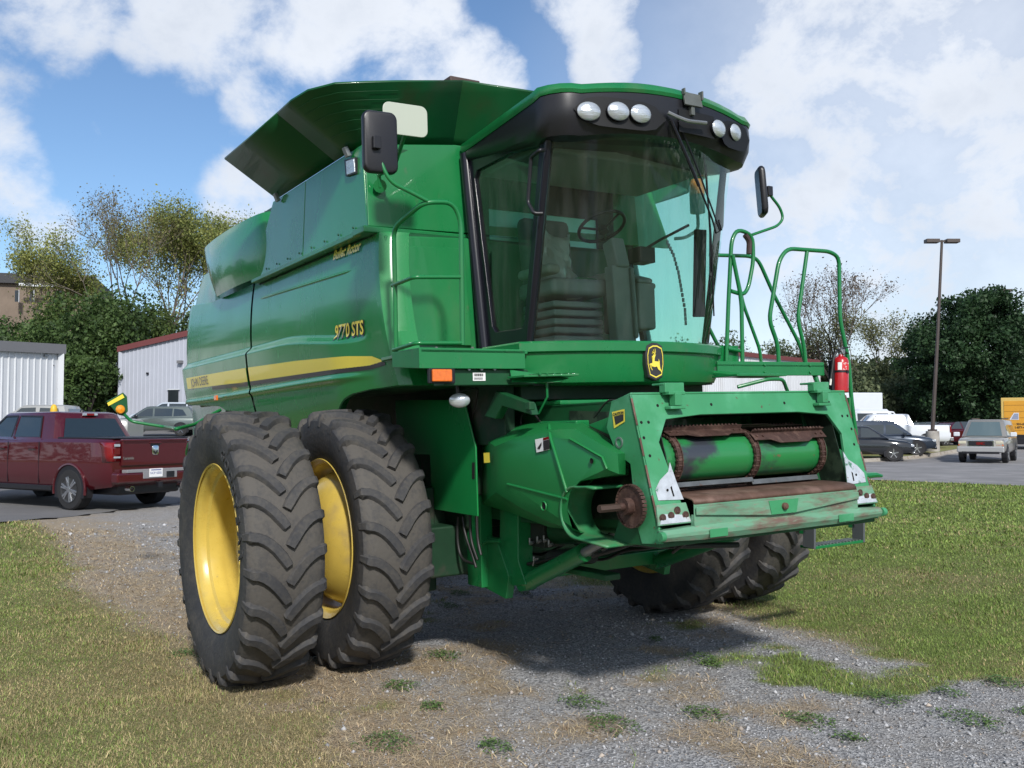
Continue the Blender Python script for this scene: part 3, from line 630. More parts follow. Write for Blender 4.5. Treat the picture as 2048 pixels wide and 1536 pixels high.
# fascia below the windshield
def fas(xf,hw,bow,z,xb=.95): return [(xb,-hw,z)]+[(xf+bow*(1-t*t)-.12*max(0,abs(t)-.8)**1*1.2,t*hw,z) for t in np.linspace(-1,1,25)]+[(xb,hw,z)]
m=MB(); m.loft([fas(1.36,.80,.22,1.93),fas(1.40,.845,.22,1.945),fas(1.42,.86,.22,2.0),fas(1.43,.87,.22,2.135),fas(1.44,.875,.22,2.142),fas(1.455,.885,.22,2.146),fas(1.455,.885,.22,2.20),fas(1.44,.875,.22,2.212),fas(1.36,.80,.2,2.215)])
m.build('cab_fascia',green,CB,smooth=30)
m=MB(); m.bb((.6,-.78,1.93),(1.42,.78,2.2)); m.build('cab_floor',cabdark,CB)
# badge on fascia
bc=Vector((1.665,0.02,2.075)); lg=empty('maker_badge'); lg.parent=CB; 
def bpt(u,v,d): # u to viewer right (= +y), v up
    return tuple(bc+Vector((-.03*0+d,u,v)))
bo=[(-.06,.10),(-.02,.118),(.02,.118),(.062,.10),(.074,.05),(.074,-.02),(.056,-.10),(.0,-.122),(-.056,-.10),(-.074,-.02),(-.074,.05)]
m=MB(); m.loft([[bpt(u*1.06,v*1.06,-.02) for u,v in bo],[bpt(u*1.06,v*1.06,.012) for u,v in bo],[bpt(u,v,.018) for u,v in bo]]); bd=m.build('badge',decalb,CB,smooth=30)
bpy.data.objects.remove(lg)
m=MB()
oo=[(u*.90,v*.90) for u,v in bo]; ii=[(u*.83,v*.83+.0) for u,v in bo]; nb=len(bo)
m.add([bpt(u,v,.0205) for u,v in oo]+[bpt(u,v,.0205) for u,v in ii],[(k,(k+1)%nb,nb+(k+1)%nb,nb+k) for k in range(nb)]); m.build('badge_border',decal,bd)
deer=[(750,650),(830,610),(880,560),(900,600),(985,580),(930,620),(905,690),(890,790),(1110,805),(1110,715),(1165,800),(1150,840),(1180,1000),(1230,1060),(1280,1165),(1255,1165),(1200,1100),(1080,1050),(1010,960),(880,975),(780,955),(680,900),(640,905),(700,990),(775,1070),(755,1080),(680,1010),(615,890),(650,870),(770,850),(775,780),(820,680),(790,670)]
m=MB(); D=[bpt((x-945)/960*.156,-(y-800)/1100*.235,.0212) for x,y in deer]; 
bmm=bmesh.new(); vs=[bmm.verts.new(p) for p in D]; f=bmm.faces.new(vs); bmesh.ops.triangulate(bmm,faces=[f]); me=bpy.data.meshes.new('badge_deer'); bmm.to_mesh(me); bmm.free(); me.materials.append(decal); o=bpy.data.objects.new('badge_deer',me); COL.objects.link(o); o.parent=bd
m=MB()
for pl_ in ([(890,590),(850,520),(790,540),(760,550)],[(890,590),(880,500),(855,430)],[(850,525),(810,500),(785,480)],[(900,590),(955,500),(930,405)]):
    m.tube([bpt((x-945)/960*.156,-(y-800)/1100*.235,.022) for x,y in pl_],.0022,5)
m.build('badge_antlers',decal,bd)
# ---- cab interior
m=MB(); m.bb((.62,-.74,2.2),(.66,.50,2.75)); m.bb((.62,-.74,3.25),(.66,.50,3.56)); m.bb((.62,-.74,2.75),(.66,-.62,3.25)); m.bb((.62,.36,2.75),(.66,.50,3.25)); m.bb((.35,.48,2.2),(.66,.52,3.56)); m.bb((.33,.48,2.2),(.37,.78,3.56)); m.build('rear_wall',cabdark,CB)
m=MB(); m.add([(.64,-.62,2.75),(.64,.36,2.75),(.64,.36,3.25),(.64,-.62,3.25)],[(0,1,2,3)]); m.build('rear_window',mat('bright_teal_rear_pane',(.42,.85,.75),.3),CB)  # opaque pale teal paints in the brightness of a lit rear pane
m=MB(); m.bb((.7,-.76,3.54),(1.68,.76,3.58)); m.bb((.72,-.72,3.45),(1.5,.72,3.54)); m.build('headliner',mat('grey_headliner',(.32,.34,.31),.9),CB,bevel=.03)
st=MB(); st.box((1.03,-.25,2.62),(.46,.48,.12)); so=st.build('seat_cushion',cabgrey,CB,bevel=.04)
m=MB(); m.box((.83,-.25,2.90),(.12,.42,.54),rot=(0,-.12,0)); m.build('seat_back',mat('dark_seat_fabric',(.12,.125,.11),.8),CB,bevel=.05)
m=MB()
for z in (2.26,2.32,2.38,2.44,2.50): m.box((1.02,-.25,z),(.40,.42,.045))
m.box((1.0,-.25,2.24),(.46,.44,.05)); m.build('seat_suspension',cabgrey,CB,bevel=.015)
m=MB(); m.box((1.10,.10,2.72),(.42,.12,.07)); m.box((1.13,-.52,2.72),(.40,.11,.07)); m.build('armrest',beige,CB,bevel=.03)
m=MB(); m.box((1.12,.27,2.50),(.42,.16,.34)); m.box((1.25,.25,2.70),(.2,.14,.04),rot=(0,.3,0)); m.build('side_console',cabgrey,CB,bevel=.02)
m=MB(); m.box((1.36,.00,2.48),(.10,.17,.56),rot=(0,-.06,0)); m.box((1.33,.00,2.84),(.12,.11,.22),rot=(0,-.3,0)); m.box((1.41,.07,2.50),(.06,.03,.5),rot=(0,-.06,0)); m.build('steering_column',cabgrey,CB,bevel=.015)
m=MB(); swc=Vector((1.22,-.03,3.06)); tl_=Matrix.Rotation(rad(-28),3,'Y')
m.tube([tuple(swc+tl_@Vector((.17*math.cos(a),.17*math.sin(a),0))) for a in np.linspace(0,2*math.pi,29)],.013,8,cap=False)
for a in (0.3,2.4,4.5): m.tube([tuple(swc+tl_@Vector((0,0,-.03))),tuple(swc+tl_@Vector((.165*math.cos(a),.165*math.sin(a),0)))],.010,6)
m.cyl(tuple(swc+tl_@Vector((0,0,-.05))),tuple(swc+tl_@Vector((0,0,-.01))),.035); m.build('steering_wheel',black,CB,smooth=60)
m=MB(); m.tube([tuple(U(1270,510,x=1.3)),tuple(U(1320,480,x=1.42)),tuple(U(1378,450,x=1.48))],.012,6); m.box(U(1283,512,x=1.3),(.14,.14,.11)); m.box((1.52,.60,2.72),(.03,.10,.62),rot=(.04,.12,0)); m.build('corner_post_monitor',cabdark,CB,bevel=.01)
m=MB(); m.box(U(1280,575,x=1.2),(.22,.13,.05)); m.build('elbow_rest',beige,CB,bevel=.022)
m=MB(); m.tube([tuple(U(1188,575,x=1.2)),tuple(U(1195,590,x=1.2))],.018,8); m.build('hydro_lever_knob',decal,CB)
m=MB(); m.box(U(1165,562,x=1.15),(.12,.18,.03)); m.build('buddy_armrest',green,CB,bevel=.01)
# crumpled plastic bag hanging over the seat
P=[]
for i in range(15):
    row=[]
    for j in range(13):
        u=i/14;v=j/12; row.append((.96+.05*math.sin(u*9+v*5)+.03*random.random()+.14*v,-.46+.30*u+.02*random.random(),3.04-.46*v+.04*math.sin(u*6)+.02*random.random()))
    P.append(row)
m=MB(); m.grid(P); pb=m.build('plastic_bag',mat('crumpled_clear_plastic',(.55,.56,.48),.3,trans=.35),None,solid=.002,smooth=20)
pb.matrix_world=CB.matrix_world.copy(); tag(pb,'crumpled clear plastic bag draped over the combine cab seat','plastic bag')
# beacon on the far side of the cab
m=MB(); m.cyl((1.08,1.02,3.28),(1.08,1.02,3.50),.058,20); m.cyl((1.08,1.02,3.50),(1.08,1.02,3.53),.05,20); m.tube([(1.08,1.02,3.28),(1.08,1.02,3.15),(1.06,.9,3.08),(1.0,.84,3.08)],.014,8,round_=.04); bc_=m.build('beacon_lamp',mat('beacon_grey',(.12,.13,.12),.5),CB,bevel=.004)
m=MB(); m.lathe([(3.42,.060),(3.50,.060),(3.54,.045),(3.555,.0)],(1.08,1.02,0),'z',20); m.build('amber_dome',amber,bc_)
# wiper blades
m=MB()
m.tube([tuple(U(1342,240,x=2.0)),tuple(U(1385,340,x=1.95)),tuple(U(1398,372,x=1.92))],.011,6); m.tube([tuple(U(1357,242,x=1.98)),tuple(U(1400,350,x=1.87)),tuple(U(1440,462,x=1.76))],.006,6)
m.tube([tuple(U(1398,372,x=1.88)),tuple(U(1425,440,x=1.78)),tuple(U(1432,466,x=1.74)),tuple(U(1443,460,x=1.76)),tuple(U(1437,440,x=1.78))],.007,6)
wa=m.build('wiper_arm',black,CB)
m=MB()
for k,(a,b) in enumerate((((1408,308),(1428,632)),((1412,330),(1420,600)))): m.tube([tuple(U(*a,x=1.80)),tuple(U((a[0]+b[0])/2+4,(a[1]+b[1])/2,x=1.73)),tuple(U(*b,x=1.62))],.006,5)
m.build('wiper_blade',black,wa)
m=MB(); m.tube([tuple(U(1440,345,y=.84)),tuple(U(1447,350,y=.88)),tuple(U(1444,455,y=.88)),tuple(U(1430,470,y=.83))],.011,8,round_=.02); m.build('grab_rail',black,CB)
# ---- beam and lamps below the service platform
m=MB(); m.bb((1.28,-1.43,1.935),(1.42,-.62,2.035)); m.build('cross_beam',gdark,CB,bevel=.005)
m=MB(); m.bb((1.43,-1.55,1.945),(1.455,-1.37,2.04)); tl2=m.build('turn_signal',black,CB,bevel=.006)
m=MB(); m.bb((1.455,-1.535,1.955),(1.475,-1.40,2.03)); m.build('lens',amber,tl2,bevel=.008)
m=MB(); m.bb((1.422,-1.23,1.962),(1.424,-1.14,2.012)); m.build('sticker',paper,CB)
m=MB()
for k in range(12): m.bb((1.4245,-1.222+k*.0055,1.99),(1.4255,-1.2195+k*.0055+.001*(k%3),2.007))
for k in range(3): m.bb((1.4245,-1.222,1.97+k*.005),(1.4255,-1.16,1.972+k*.005))
m.build('barcode',decalb,CB)
m=MB(); c=Vector((1.30,-1.26,1.845)); d=Vector((1,-.45,-.15)).normalized(); q=d.to_track_quat('X','Z')
m.loft([[tuple(c+q@Vector((dd,.068*s*math.cos(t),.047*s*math.sin(t)))) for t in np.linspace(0,2*math.pi,21)[:-1]] for s,dd in ((.6,-.07),(.95,-.03),(1,0))]); m.cyl(tuple(c+Vector((-.02,0,.03))),tuple(c+Vector((-.02,0,.1))),.012); wl=m.build('work_lamp',black,CB)
m=MB(); m.loft([[tuple(c+q@Vector((dd,.066*s*math.cos(t),.045*s*math.sin(t)))) for t in np.linspace(0,2*math.pi,21)[:-1]] for s,dd in ((1,.001),(.85,.012),(.5,.02),(.1,.023))]); m.build('lens',lens,wl,smooth=60)
# step bracket right of the beam
m=MB(); m.prism([(1.44,-.97,2.03),(1.46,-.97,1.95),(1.70,-.78,1.94),(1.70,-.70,1.965)],(0,.01,0)); m.prism([(1.44,-.99,1.975),(1.62,-.98,1.975),(1.78,-.68,1.975),(1.5,-.62,1.975)],(0,0,.012))
for k in range(6): m.box((1.62+.012*k,-.90+.045*k,1.99),(.12,.012,.012))
m.build('front_step',green,CB,bevel=.003)
m=MB(); m.tube([(1.60,-.80,1.97),(1.60,-.80,1.85),(1.5,-.80,1.75)],.008,6); m.build('step_strut',green,CB)
m=MB(); m.prism([tuple(U(*p,y=-1.0)) for p in ((968,833),(992,782),(1055,806),(1062,830),(1003,812),(990,838))],(0,.06,0)); m.box(U(1060,812,y=-1.03),(.05,.04,.05)); m.build('latch_arm',gdark,CB,bevel=.006)
# big flat side plate inside of the tires
pts=[tuple(U(*p,y=-.95)) for p in ((855,800),(928,800),(951,895),(955,1033),(862,1018),(800,1000),(790,800))]
m=MB(); m.prism(pts,(0,.012,0)); m.build('inner_side_plate',gloss,CB,bevel=.004)
m=MB(); m.prism([tuple(U(*p,y=-.953)) for p in ((944,925),(949,925),(949,958),(944,958))],(0,.002,0)); m.build('plate_slot',mat('slot_black',(.002,.002,.002),.9),CB)
# dark structure behind (below the cab)
m=MB(); m.bb((.55,-.9,1.2),(.75,-.55,2.0)); m.bb((.6,-.9,1.55),(1.25,-.82,2.0)); m.bb((.4,-.75,.6),(.55,.75,1.9)); m.bb((.9,-.8,1.84),(1.3,.8,1.94)); m.build('front_frame',gshade,CB,bevel=.008)
m=MB(); m.prism([tuple(U(*p,y=-.72)) for p in ((1000,1000),(1036,1000),(1036,1120),(1052,1170),(1025,1172),(998,1150))],(0,.12,0)); m.bb((.52,-.80,.55),(.72,-.70,1.2)); m.build('feeder_column',green,CB,bevel=.006)
m=MB(); m.tube([tuple(U(1000,1082,y=-.78)),tuple(U(970,1083,y=-.78)),tuple(U(962,1095,y=-.78)),tuple(U(957,1155,y=-.78))],.011,8,round_=.03); m.build('grab_handle',green,CB,smooth=60)
for (a,b,nm) in (((989,1108),(1003,1145),'warning_sticker'),):
    p=[tuple(U(*q_,y=-.804 if False else -.726)) for q_ in ((989,1108),(1003,1110),(1003,1147),(989,1144))]; m=MB(); m.prism(p,(0,-.001,0)); ws=m.build('warning_sticker',paper,CB)
    p=[tuple(U(*q_,y=-.729)) for q_ in ((990,1127),(1002,1129),(1002,1146),(990,1143))]; m=MB(); m.add(p,[(0,1,2,3)]); m.build('sticker_text_block',decalb,ws)
    p=[tuple(U(*q_,y=-.729)) for q_ in ((989,1108),(1003,1110),(1003,1113),(989,1111))]; m=MB(); m.add(p,[(0,1,2,3)]); m.build('sticker_header',amber,ws)
# hoses
m=MB()
for pts in ([(916,1033),(914,1080),(922,1120),(950,1128)],[(925,1033),(930,1070),(945,1110),(952,1135)],[(940,1030),(941,1080),(955,1120)],[(953,1030),(955,1080),(962,1110)]):
    m.tube([tuple(U(*p,y=-.9)) for p in pts],.011,8,round_=.12)
for pts in ([(1056,1128),(1090,1122),(1130,1108),(1160,1096)],[(1180,1102),(1215,1090),(1260,1078)],[(1185,1113),(1230,1100),(1270,1085)]):
    m.tube([tuple(U(*p,y=-.66)) for p in pts],.012,8,round_=.1)
m.build('hydraulic_hose',rubber,CB,split=True,smooth=60)
m=MB()
for (x,y) in ((1075,1085),(1088,1083),(1098,1092),(1060,1088),(1068,1125),(1178,1110),(1205,1100),(917,1038)):
    p=U(x,y,y=-.64); m.cyl(p,p+np.array([.04,0,.015]),.010,8); m.cyl(p,p+np.array([.0,0,.04]),.008,6)
m.tube([tuple(U(*p,y=-.7)) for p in ((1066,1132),(1069,1118),(1077,1117))],.005,5); m.build('hydraulic_fitting',steel,CB,split=True)
m=MB()
for pts in ([(1150,1088),(1180,1092),(1225,1085),(1262,1075)],[(1190,1120),(1215,1118),(1250,1100),(1290,1098),(1330,1090)],[(1290,1085),(1330,1090),(1380,1072),(1420,1068)],[(1345,1105),(1372,1085),(1400,1075)],[(1050,1100),(1075,1112),(1110,1100),(1140,1080)]):
    m.tube([tuple(U(*p,y=-.45)) for p in pts],.010,8,round_=.1)
m.build('hydraulic_hose',rubber,CB,smooth=60,split=True)
m=MB(); m.cyl((1.30,-.60,.80),(1.75,-.60,.86),.05,16); m.bb((1.0,-.62,.86),(1.25,-.45,1.02)); m.cyl((1.6,-.3,.95),(2.1,-.3,1.0),.06,16); m.tube([(2.0,-.7,.98),(2.3,-.5,.96),(2.4,0,.93)],.018,8); m.build('valve_block',mat('oily_dark_metal',(.03,.035,.03),.45,metal=.4,var=.3),CB,bevel=.004,split=True)
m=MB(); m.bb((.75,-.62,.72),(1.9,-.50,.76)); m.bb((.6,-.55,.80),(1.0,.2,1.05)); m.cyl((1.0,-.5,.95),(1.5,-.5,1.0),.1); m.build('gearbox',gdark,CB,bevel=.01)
# lift cylinders and lower beam
for y,a,b in ((-.66,(1.10,.625),(2.0,.985)),(.62,(.95,.62),(2.0,1.0))):
    m=MB(); m.cyl((a[0],y,a[1]),(b[0]-.25,y,b[1]-.10),.058,20); m.cyl((a[0]-.02,y-.05,a[1]),(a[0]-.02,y+.05,a[1]),.06,20); cy_=m.build('lift_cylinder',green,CB)
    m=MB(); m.cyl((b[0]-.27,y,b[1]-.108),(b[0]+.15,y,b[1]+.06),.03,16); m.build('cylinder_rod',steel,cy_)
m=MB(); m.prism([(.95,-.75,.50),(1.0,-.75,.66),(.85,-.75,.9),(.6,-.75,.9),(.6,-.75,.55)],(0,.06,0)); m.prism([(.9,.7,.50),(.95,.7,.66),(.85,.7,.9),(.6,.7,.9),(.6,.7,.55)],(0,.06,0)); m.build('cylinder_mount',green,CB,split=True,bevel=.005)
m=MB(); m.prism([(.84,-.66,.60),(.84,.75,.60),(.84,.75,.70),(.84,-.66,.70)],(.10,0,0)); m.build('lower_cross_tube',green,CB,bevel=.006)
# ---- feeder house
m=MB(); m.prism([(.6,-.70,1.05),(2.35,-.70,1.03),(2.45,-.70,1.25),(2.3,-.70,1.80),(.6,-.70,1.80)],(0,.03,0)); m.prism([(.6,.67,1.05),(2.35,.67,1.03),(2.45,.67,1.25),(2.3,.67,1.80),(.6,.67,1.80)],(0,.03,0))
m.prism([(.6,-.70,1.76),(2.35,-.70,1.79),(2.35,-.70,1.81),(.6,-.70,1.79)],(0,1.4,0)); m.prism([(.6,-.70,1.02),(2.5,-.70,1.05),(2.5,-.70,1.08),(.6,-.70,1.05)],(0,1.4,0)); m.prism([(1.2,-.7,1.1),(1.2,-.7,1.78),(1.22,-.7,1.78),(1.22,-.7,1.1)],(0,1.4,0))
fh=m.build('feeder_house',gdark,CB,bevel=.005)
# top deck strip of green behind the frame
m=MB(); m.bb((1.5,-.80,1.60),(1.9,.80,1.70)); m.bb((1.0,-.7,1.80),(1.6,.7,1.83)); m.build('feeder_top_plate',green,CB,bevel=.01)
# face frame with rounded-trapezoid opening. (face plane: top x=2.51,z=1.83 ; bottom x=2.70,z=1.10)
def fp(y,v,d=0):   # v 0 bottom ..1 top along the face, d forward of it
    x=2.70-.19*v; z=1.14+.69*v; return (x+d*.968,y,z+d*.252)
oo=[(-.875,0),(-.875,.5),(-.875,.80),(-.875,1),(-.4,1),(.4,1),(.875,1),(.875,.8),(.875,.5),(.875,0)]
ii=[(-.66,.0),(-.70,.28),(-.745,.62),(-.66,.80),(-.4,.83),(.4,.83),(.66,.80),(.745,.62),(.70,.28),(.66,0)]
m=MB(); V=[fp(y,v) for y,v in oo]+[fp(y,v) for y,v in ii]+[fp(y,v,-.02) for y,v in oo]+[fp(y,v,-.02) for y,v in ii]
Fc=[]
for k in range(9): Fc+=[(k,k+1,10+k+1,10+k),(20+k,30+k,30+k+1,20+k+1),(10+k,10+k+1,30+k+1,30+k),(k,20+k,20+k+1,k+1)]
m.add(V,Fc); ff=m.build('feeder_frame',gfade,CB,bevel=.003,smooth=20)
# side flanges
for s in (-1,1):
    m=MB(); P=[fp(s*.875,1),fp(s*.875,0),fp(s*.875,-.14),fp(s*.875,-.10,-.16),fp(s*.875,.05,-.17),fp(s*.875,.5,-.12),fp(s*.875,.62,-.22),fp(s*.875,.84,-.26),fp(s*.875,1.02,-.17)]
    m.prism(P,(0,-s*.014,0)); m.build('frame_flange',gfade,ff,bevel=.003)
# top edge, worn corner edges
m=MB(); m.prism([fp(-.875,1,.002),fp(.875,1,.002),fp(.875,1,-.17),fp(-.875,1,-.17)],(0,0,.012)); m.build('frame_top',gfade,ff,bevel=.004)
m=MB()
for s in (-1,1):
    for v0,v1 in ((.02,.22),(.28,.45),(.52,.66),(.76,.97)): m.tube([fp(s*.872,v0,.0),fp(s*.873,(v0+v1)/2,.0015),fp(s*.872,v1,.0)],.006,6)
m.build('worn_edge',rust,ff,split=True)
# bolt holes, scuffed corner plates
m=MB(); hol=MATS['slot_black']
for s in (-1,1):
    for y,v in ((.80,.30),(.83,.52),(.845,.66),(.79,.78),(.70,.91),(.84,.78),(.30,.91)):
        p=Vector(fp(s*y,v,.0015)); n_=Vector((.968,0,.252)); m.cyl(tuple(p),tuple(p-n_*.001),.009,12)
m.build('bolt_hole',hol,ff,split=True)
for s in (-1,1):
    m=MB(); out_=[(.705,.46),(.69,.32),(.665,.17),(.84,.18),(.845,.26),(.80,.33),(.73,.39)]
    m.prism([fp(s*y,v,.002) for y,v in out_],(.003,0,.001)); sp=m.build('scuffed_plate',bare,ff)
    m=MB(); m.prism([fp(s*y,v,.003) for y,v in ((.665,.145),(.87,.145),(.885,-.01),(.65,-.01))],(.014,0,.004)); pb_=m.build('latch_plate',gworn,ff,bevel=.003)
    m=MB()
    for y,v in ((.69,.05),(.74,.09),(.79,.055),(.85,.045)):
        p=Vector(fp(s*y,v,.019)); n_=Vector((.968,0,.252)); m.lathe([(0,.022),(.004,.022),(.004,.012),(0,.012)],tuple(p),'x',16); m.cyl(tuple(p),tuple(p+n_*.006),.013,6)
    m.build('bolt',rustd,pb_)
    m=MB(); m.prism([fp(s*y,v,.019) for y,v in ((.67,.05),(.85,.075),(.875,.0),(.66,.0))],(.001,0,0)); m.build('bare_metal_patch',bare,pb_)
    m=MB(); a=fp(s*.765,.25,.007); m.cyl(a,(a[0]+.001,a[1],a[2]),.008,10); m.prism([fp(s*.725,.20,.006),fp(s*.735,.20,.006),fp(s*.740,.27,.006),fp(s*.73,.28,.006)],(.001,0,0)); m.build('slot_hole',hol,sp)
# hooks on the top rail
for y in (-.60,.60):
    m=MB(); P=lambda dx,v:fp(y,v,dx)
    m.box((2.535,y,1.865),(.05,.14,.055)); m.box((2.55,y,1.835),(.06,.12,.02)); m.box((2.565,y,1.80),(.05,.05,.07)); m.box((2.56,y,1.755),(.05,.11,.018)); m.box((2.50,y,1.885),(.10,.145,.012)); m.build('header_hook',gfade,ff,bevel=.004)
# opening interior, drum
m=MB(); m.prism([fp(-.66,.83,-.02),fp(.66,.83,-.02),(1.6,.66,1.74),(1.6,-.66,1.74)],(0,0,.02))
for s in (-1,1): m.prism([fp(s*.70,.86,-.02),fp(s*.70,.0,-.02),(1.7,s*.70,1.1),(1.7,s*.70,1.76)],(0,s*.005,0))
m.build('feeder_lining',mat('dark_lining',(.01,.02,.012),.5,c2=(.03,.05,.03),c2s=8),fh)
m=MB(); dc=(2.405,0,1.462); 
prof=[(-.66,0),(-.66,.11),(-.655,.132),(-.60,.132),(.60,.132),(.655,.132),(.66,.11),(.66,0)]
m.lathe(prof,dc,'y',48); drum=m.build('feeder_drum',mat('drum_paint',(.02,.20,.055),.3,coat=.4,c2=(.035,.04,.05),c2s=3.4,c2t=(.46,.66),c3=(.16,.09,.05),c3s=18,c3t=(.66,.72),stretch=(.6,1,1.4)),CB,smooth=40)
for yc in (-.575,.03,.60):
    m=MB(); NL=30
    for k in range(NL):
        a=2*math.pi*k/NL; r_=.148
        c=(dc[0]+r_*math.cos(a),yc,dc[2]+r_*math.sin(a)); w=.046 if k%2 else .034
        m.box(c,(.006,w,.030),rot=(0,-a,0)); m.box((c[0],yc-.017,c[2]),(.020,.005,.036),rot=(0,-a,0)); m.box((c[0],yc+.017,c[2]),(.020,.005,.036),rot=(0,-a,0)); m.cyl((c[0],yc-.026,c[2]),(c[0],yc+.026,c[2]),.007,6)
    m.build('conveyor_chain',rustd,drum,smooth=30)
def slat(y0,y1,ang,r_,name='conveyor_slat',mt=rustd,teeth=True,scal=True):
    m=MB(); t=(-math.sin(ang),math.cos(ang)); c=(dc[0]+r_*math.cos(ang),dc[2]+r_*math.sin(ang)); n_=(math.cos(ang),math.sin(ang))
    def q(y,a,b): return (c[0]+n_[0]*b+t[0]*a,y,c[1]+n_[1]*b+t[1]*a)
    m.prism([q(y0,-.035,0),q(y0,-.035,.006),q(y0,.02,.006),q(y0,.02,.03),q(y0,.026,.03),q(y0,.026,0)],(0,y1-y0,0))
    if teeth:
        k=y0+.02
        while k<y1-.02: m.box(q(k,.023,.033),(.008,.012,.012)); k+=.028
    if scal:
        L=y1-y0; m.prism([q(y0+.2*L,-.035,.003),q(y0+.8*L,-.035,.003),q(y0+.7*L,-.065,.003),q(y0+.3*L,-.065,.003)],(n_[0]*.005,0,n_[1]*.005))
    for y in (y0+.03,y0+.08,y1-.08,y1-.03): m.cyl(q(y,-.008,.004),q(y,-.008,.016),.008,8)
    m.build(name,mt,drum,bevel=.0015)
slat(-.60,.0,rad(66),.163); slat(.02,.64,rad(44),.163)
slat(-.58,.02,rad(-58),.163,mt=slat_m,teeth=False); slat(.03,.60,rad(-66),.166,mt=slat_m,teeth=False)
slat(-.55,.62,rad(-85),.172,mt=rustd,scal=False)
slat(-.60,.62,rad(110),.166)
# floor lip, bottom beam with V brace
m=MB(); P=[]
for y in np.linspace(-.655,.655,9): 
    P.append([(2.2,y,1.287),(2.55,y,1.280),(2.69,y,1.274),(2.728,y,1.266),(2.742,y,1.252),(2.745,y,1.234)])
m.grid(P); m.build('floor_lip',rust,CB,solid=.012,smooth=50)
m=MB(); m.prism([(2.742,-.66,1.12),(2.742,.66,1.12),(2.742,.66,1.235),(2.742,-.66,1.235)],(.002,0,0)); m.prism([(2.73,-.66,1.07),(2.73,.66,1.07),(2.742,.66,1.18),(2.742,-.66,1.18)],(-.02,0,0)); m.build('lip_face',gworn,CB)
m=MB(); m.prism([(2.752,-.655,1.220),(2.752,-.655,1.180),(2.756,-.09,1.138),(2.756,.09,1.138),(2.752,.655,1.180),(2.752,.655,1.220),(2.756,.10,1.222),(2.756,-.10,1.222)],(.008,0,0)); vb_=m.build('v_brace',gworn,CB,bevel=.003)
m=MB(); m.cyl((2.764,0.0,1.182),(2.785,0,1.182),.020,12); m.cyl((2.785,0,1.182),(2.79,0,1.182),.015,12); m.build('bolt',rust,vb_,bevel=.003)
m=MB(); m.prism([(2.764,-.10,1.141),(2.764,.10,1.141),(2.764,.12,1.219),(2.764,-.12,1.219)],(.003,0,0)); m.build('brace_center',gfade,vb_)
# lower beam (ends taper to pipes)
m=MB()
def bs(y,h,d,zc=1.083,xc=2.73): return [(xc-d,y,zc-h*.6),(xc+d*.25,y,zc-h),(xc+d*.6,y,zc-h*.2),(xc+d*.6,y,zc+h*.35),(xc+d*.2,y,zc+h),(xc-d,y,zc+h)]
m.loft([bs(-.875,.030,.045),bs(-.80,.032,.045),bs(-.62,.04,.06),bs(-.45,.042,.065),bs(.45,.042,.065),bs(.62,.04,.06),bs(.80,.032,.045),bs(.875,.030,.045)]); m.build('lower_beam',gworn,CB,bevel=.005,smooth=30)
m=MB()
for s in (-1,1): m.prism([(2.772,s*.45,1.055),(2.772,s*.58,1.055),(2.772,s*.58,1.10),(2.772,s*.45,1.10)],(.006,0,0)); m.cyl((2.745,s*.875,1.083),(2.745,s*.905,1.083),.026,16)
m.build('beam_cap',gfade,CB,split=True,bevel=.003)
m=MB(); m.bb((2.45,-.86,1.02),(2.70,.86,1.055)); m.prism([(2.3,-.87,1.02),(2.70,-.87,1.02),(2.71,-.87,1.12),(2.4,-.87,1.2)],(0,.02,0)); m.prism([(2.3,.85,1.02),(2.70,.85,1.02),(2.71,.85,1.12),(2.4,.85,1.2)],(0,.02,0)); m.build('under_frame',gdark,CB,bevel=.004)
# peg on far side
m=MB(); m.tube([(2.62,.87,1.30),(2.62,1.0,1.30),(2.62,1.06,1.29)],[.022,.018,.01],8); m.build('frame_peg',green,CB)
# caution decals
def decal_quad(name,pts,mt,parent=CB,**k): m=MB(); m.add([tuple(U(*p,**k)) for p in pts],[(0,1,2,3)]); return m.build(name,mt,parent)
cd=decal_quad('caution_decal',((1224,824),(1249,818),(1250,843),(1228,857)),decal,y=-.8785)
decal_quad('decal_text_block',((1228,833),(1247,828),(1247,841),(1231,850)),decalb,cd,y=-.8795) 
m=MB(); text('decal_text','CAUTION',decalb,cd,.021,tuple(U(1226,832,y=-.8797)),(1,0,.12),(0,0,1),ext=.0003,bold=.0006)
# side gathering-drive cover (molded)
yo,yi=-1.03,-.74
out_=[(960,880),(1010,862),(1110,848),(1160,850),(1248,900),(1240,960),(1162,966),(1138,985),(1134,1020),(1145,1055),(1165,1068),(1050,1035),(1020,1015),(962,1002)]
def up(p,y): return tuple(U(*p,y=y))
m=MB()
A=[up(p,-.76) for p in ((960,872),(1012,854),(1100,842),(1165,845),(1262,905),(1258,950),(1190,958),(1160,985),(1155,1020),(1165,1050),(1185,1062),(1100,1055),(1020,1025),(962,1008))]
B=[up(p,-1.00) for p in ((990,893),(1030,876),(1098,860),(1150,858),(1235,908),(1238,948),(1165,962),(1140,985),(1134,1020),(1144,1055),(1162,1066),(1100,1045),(1035,1012),(992,985))]
C_=[up(p,-1.03) for p in ((1010,905),(1050,890),(1100,876),(1140,878),(1200,912),(1212,938),(1160,962),(1140,985),(1134,1020),(1144,1055),(1160,1064),(1100,1025),(1050,1000),(1015,968))]
m.loft([A,B,C_],caps=False); n=len(C_)
m.add(C_,[tuple(range(n))]) 
cov=m.build('feeder_drive_cover',gflat,CB,smooth=30,weld=True)
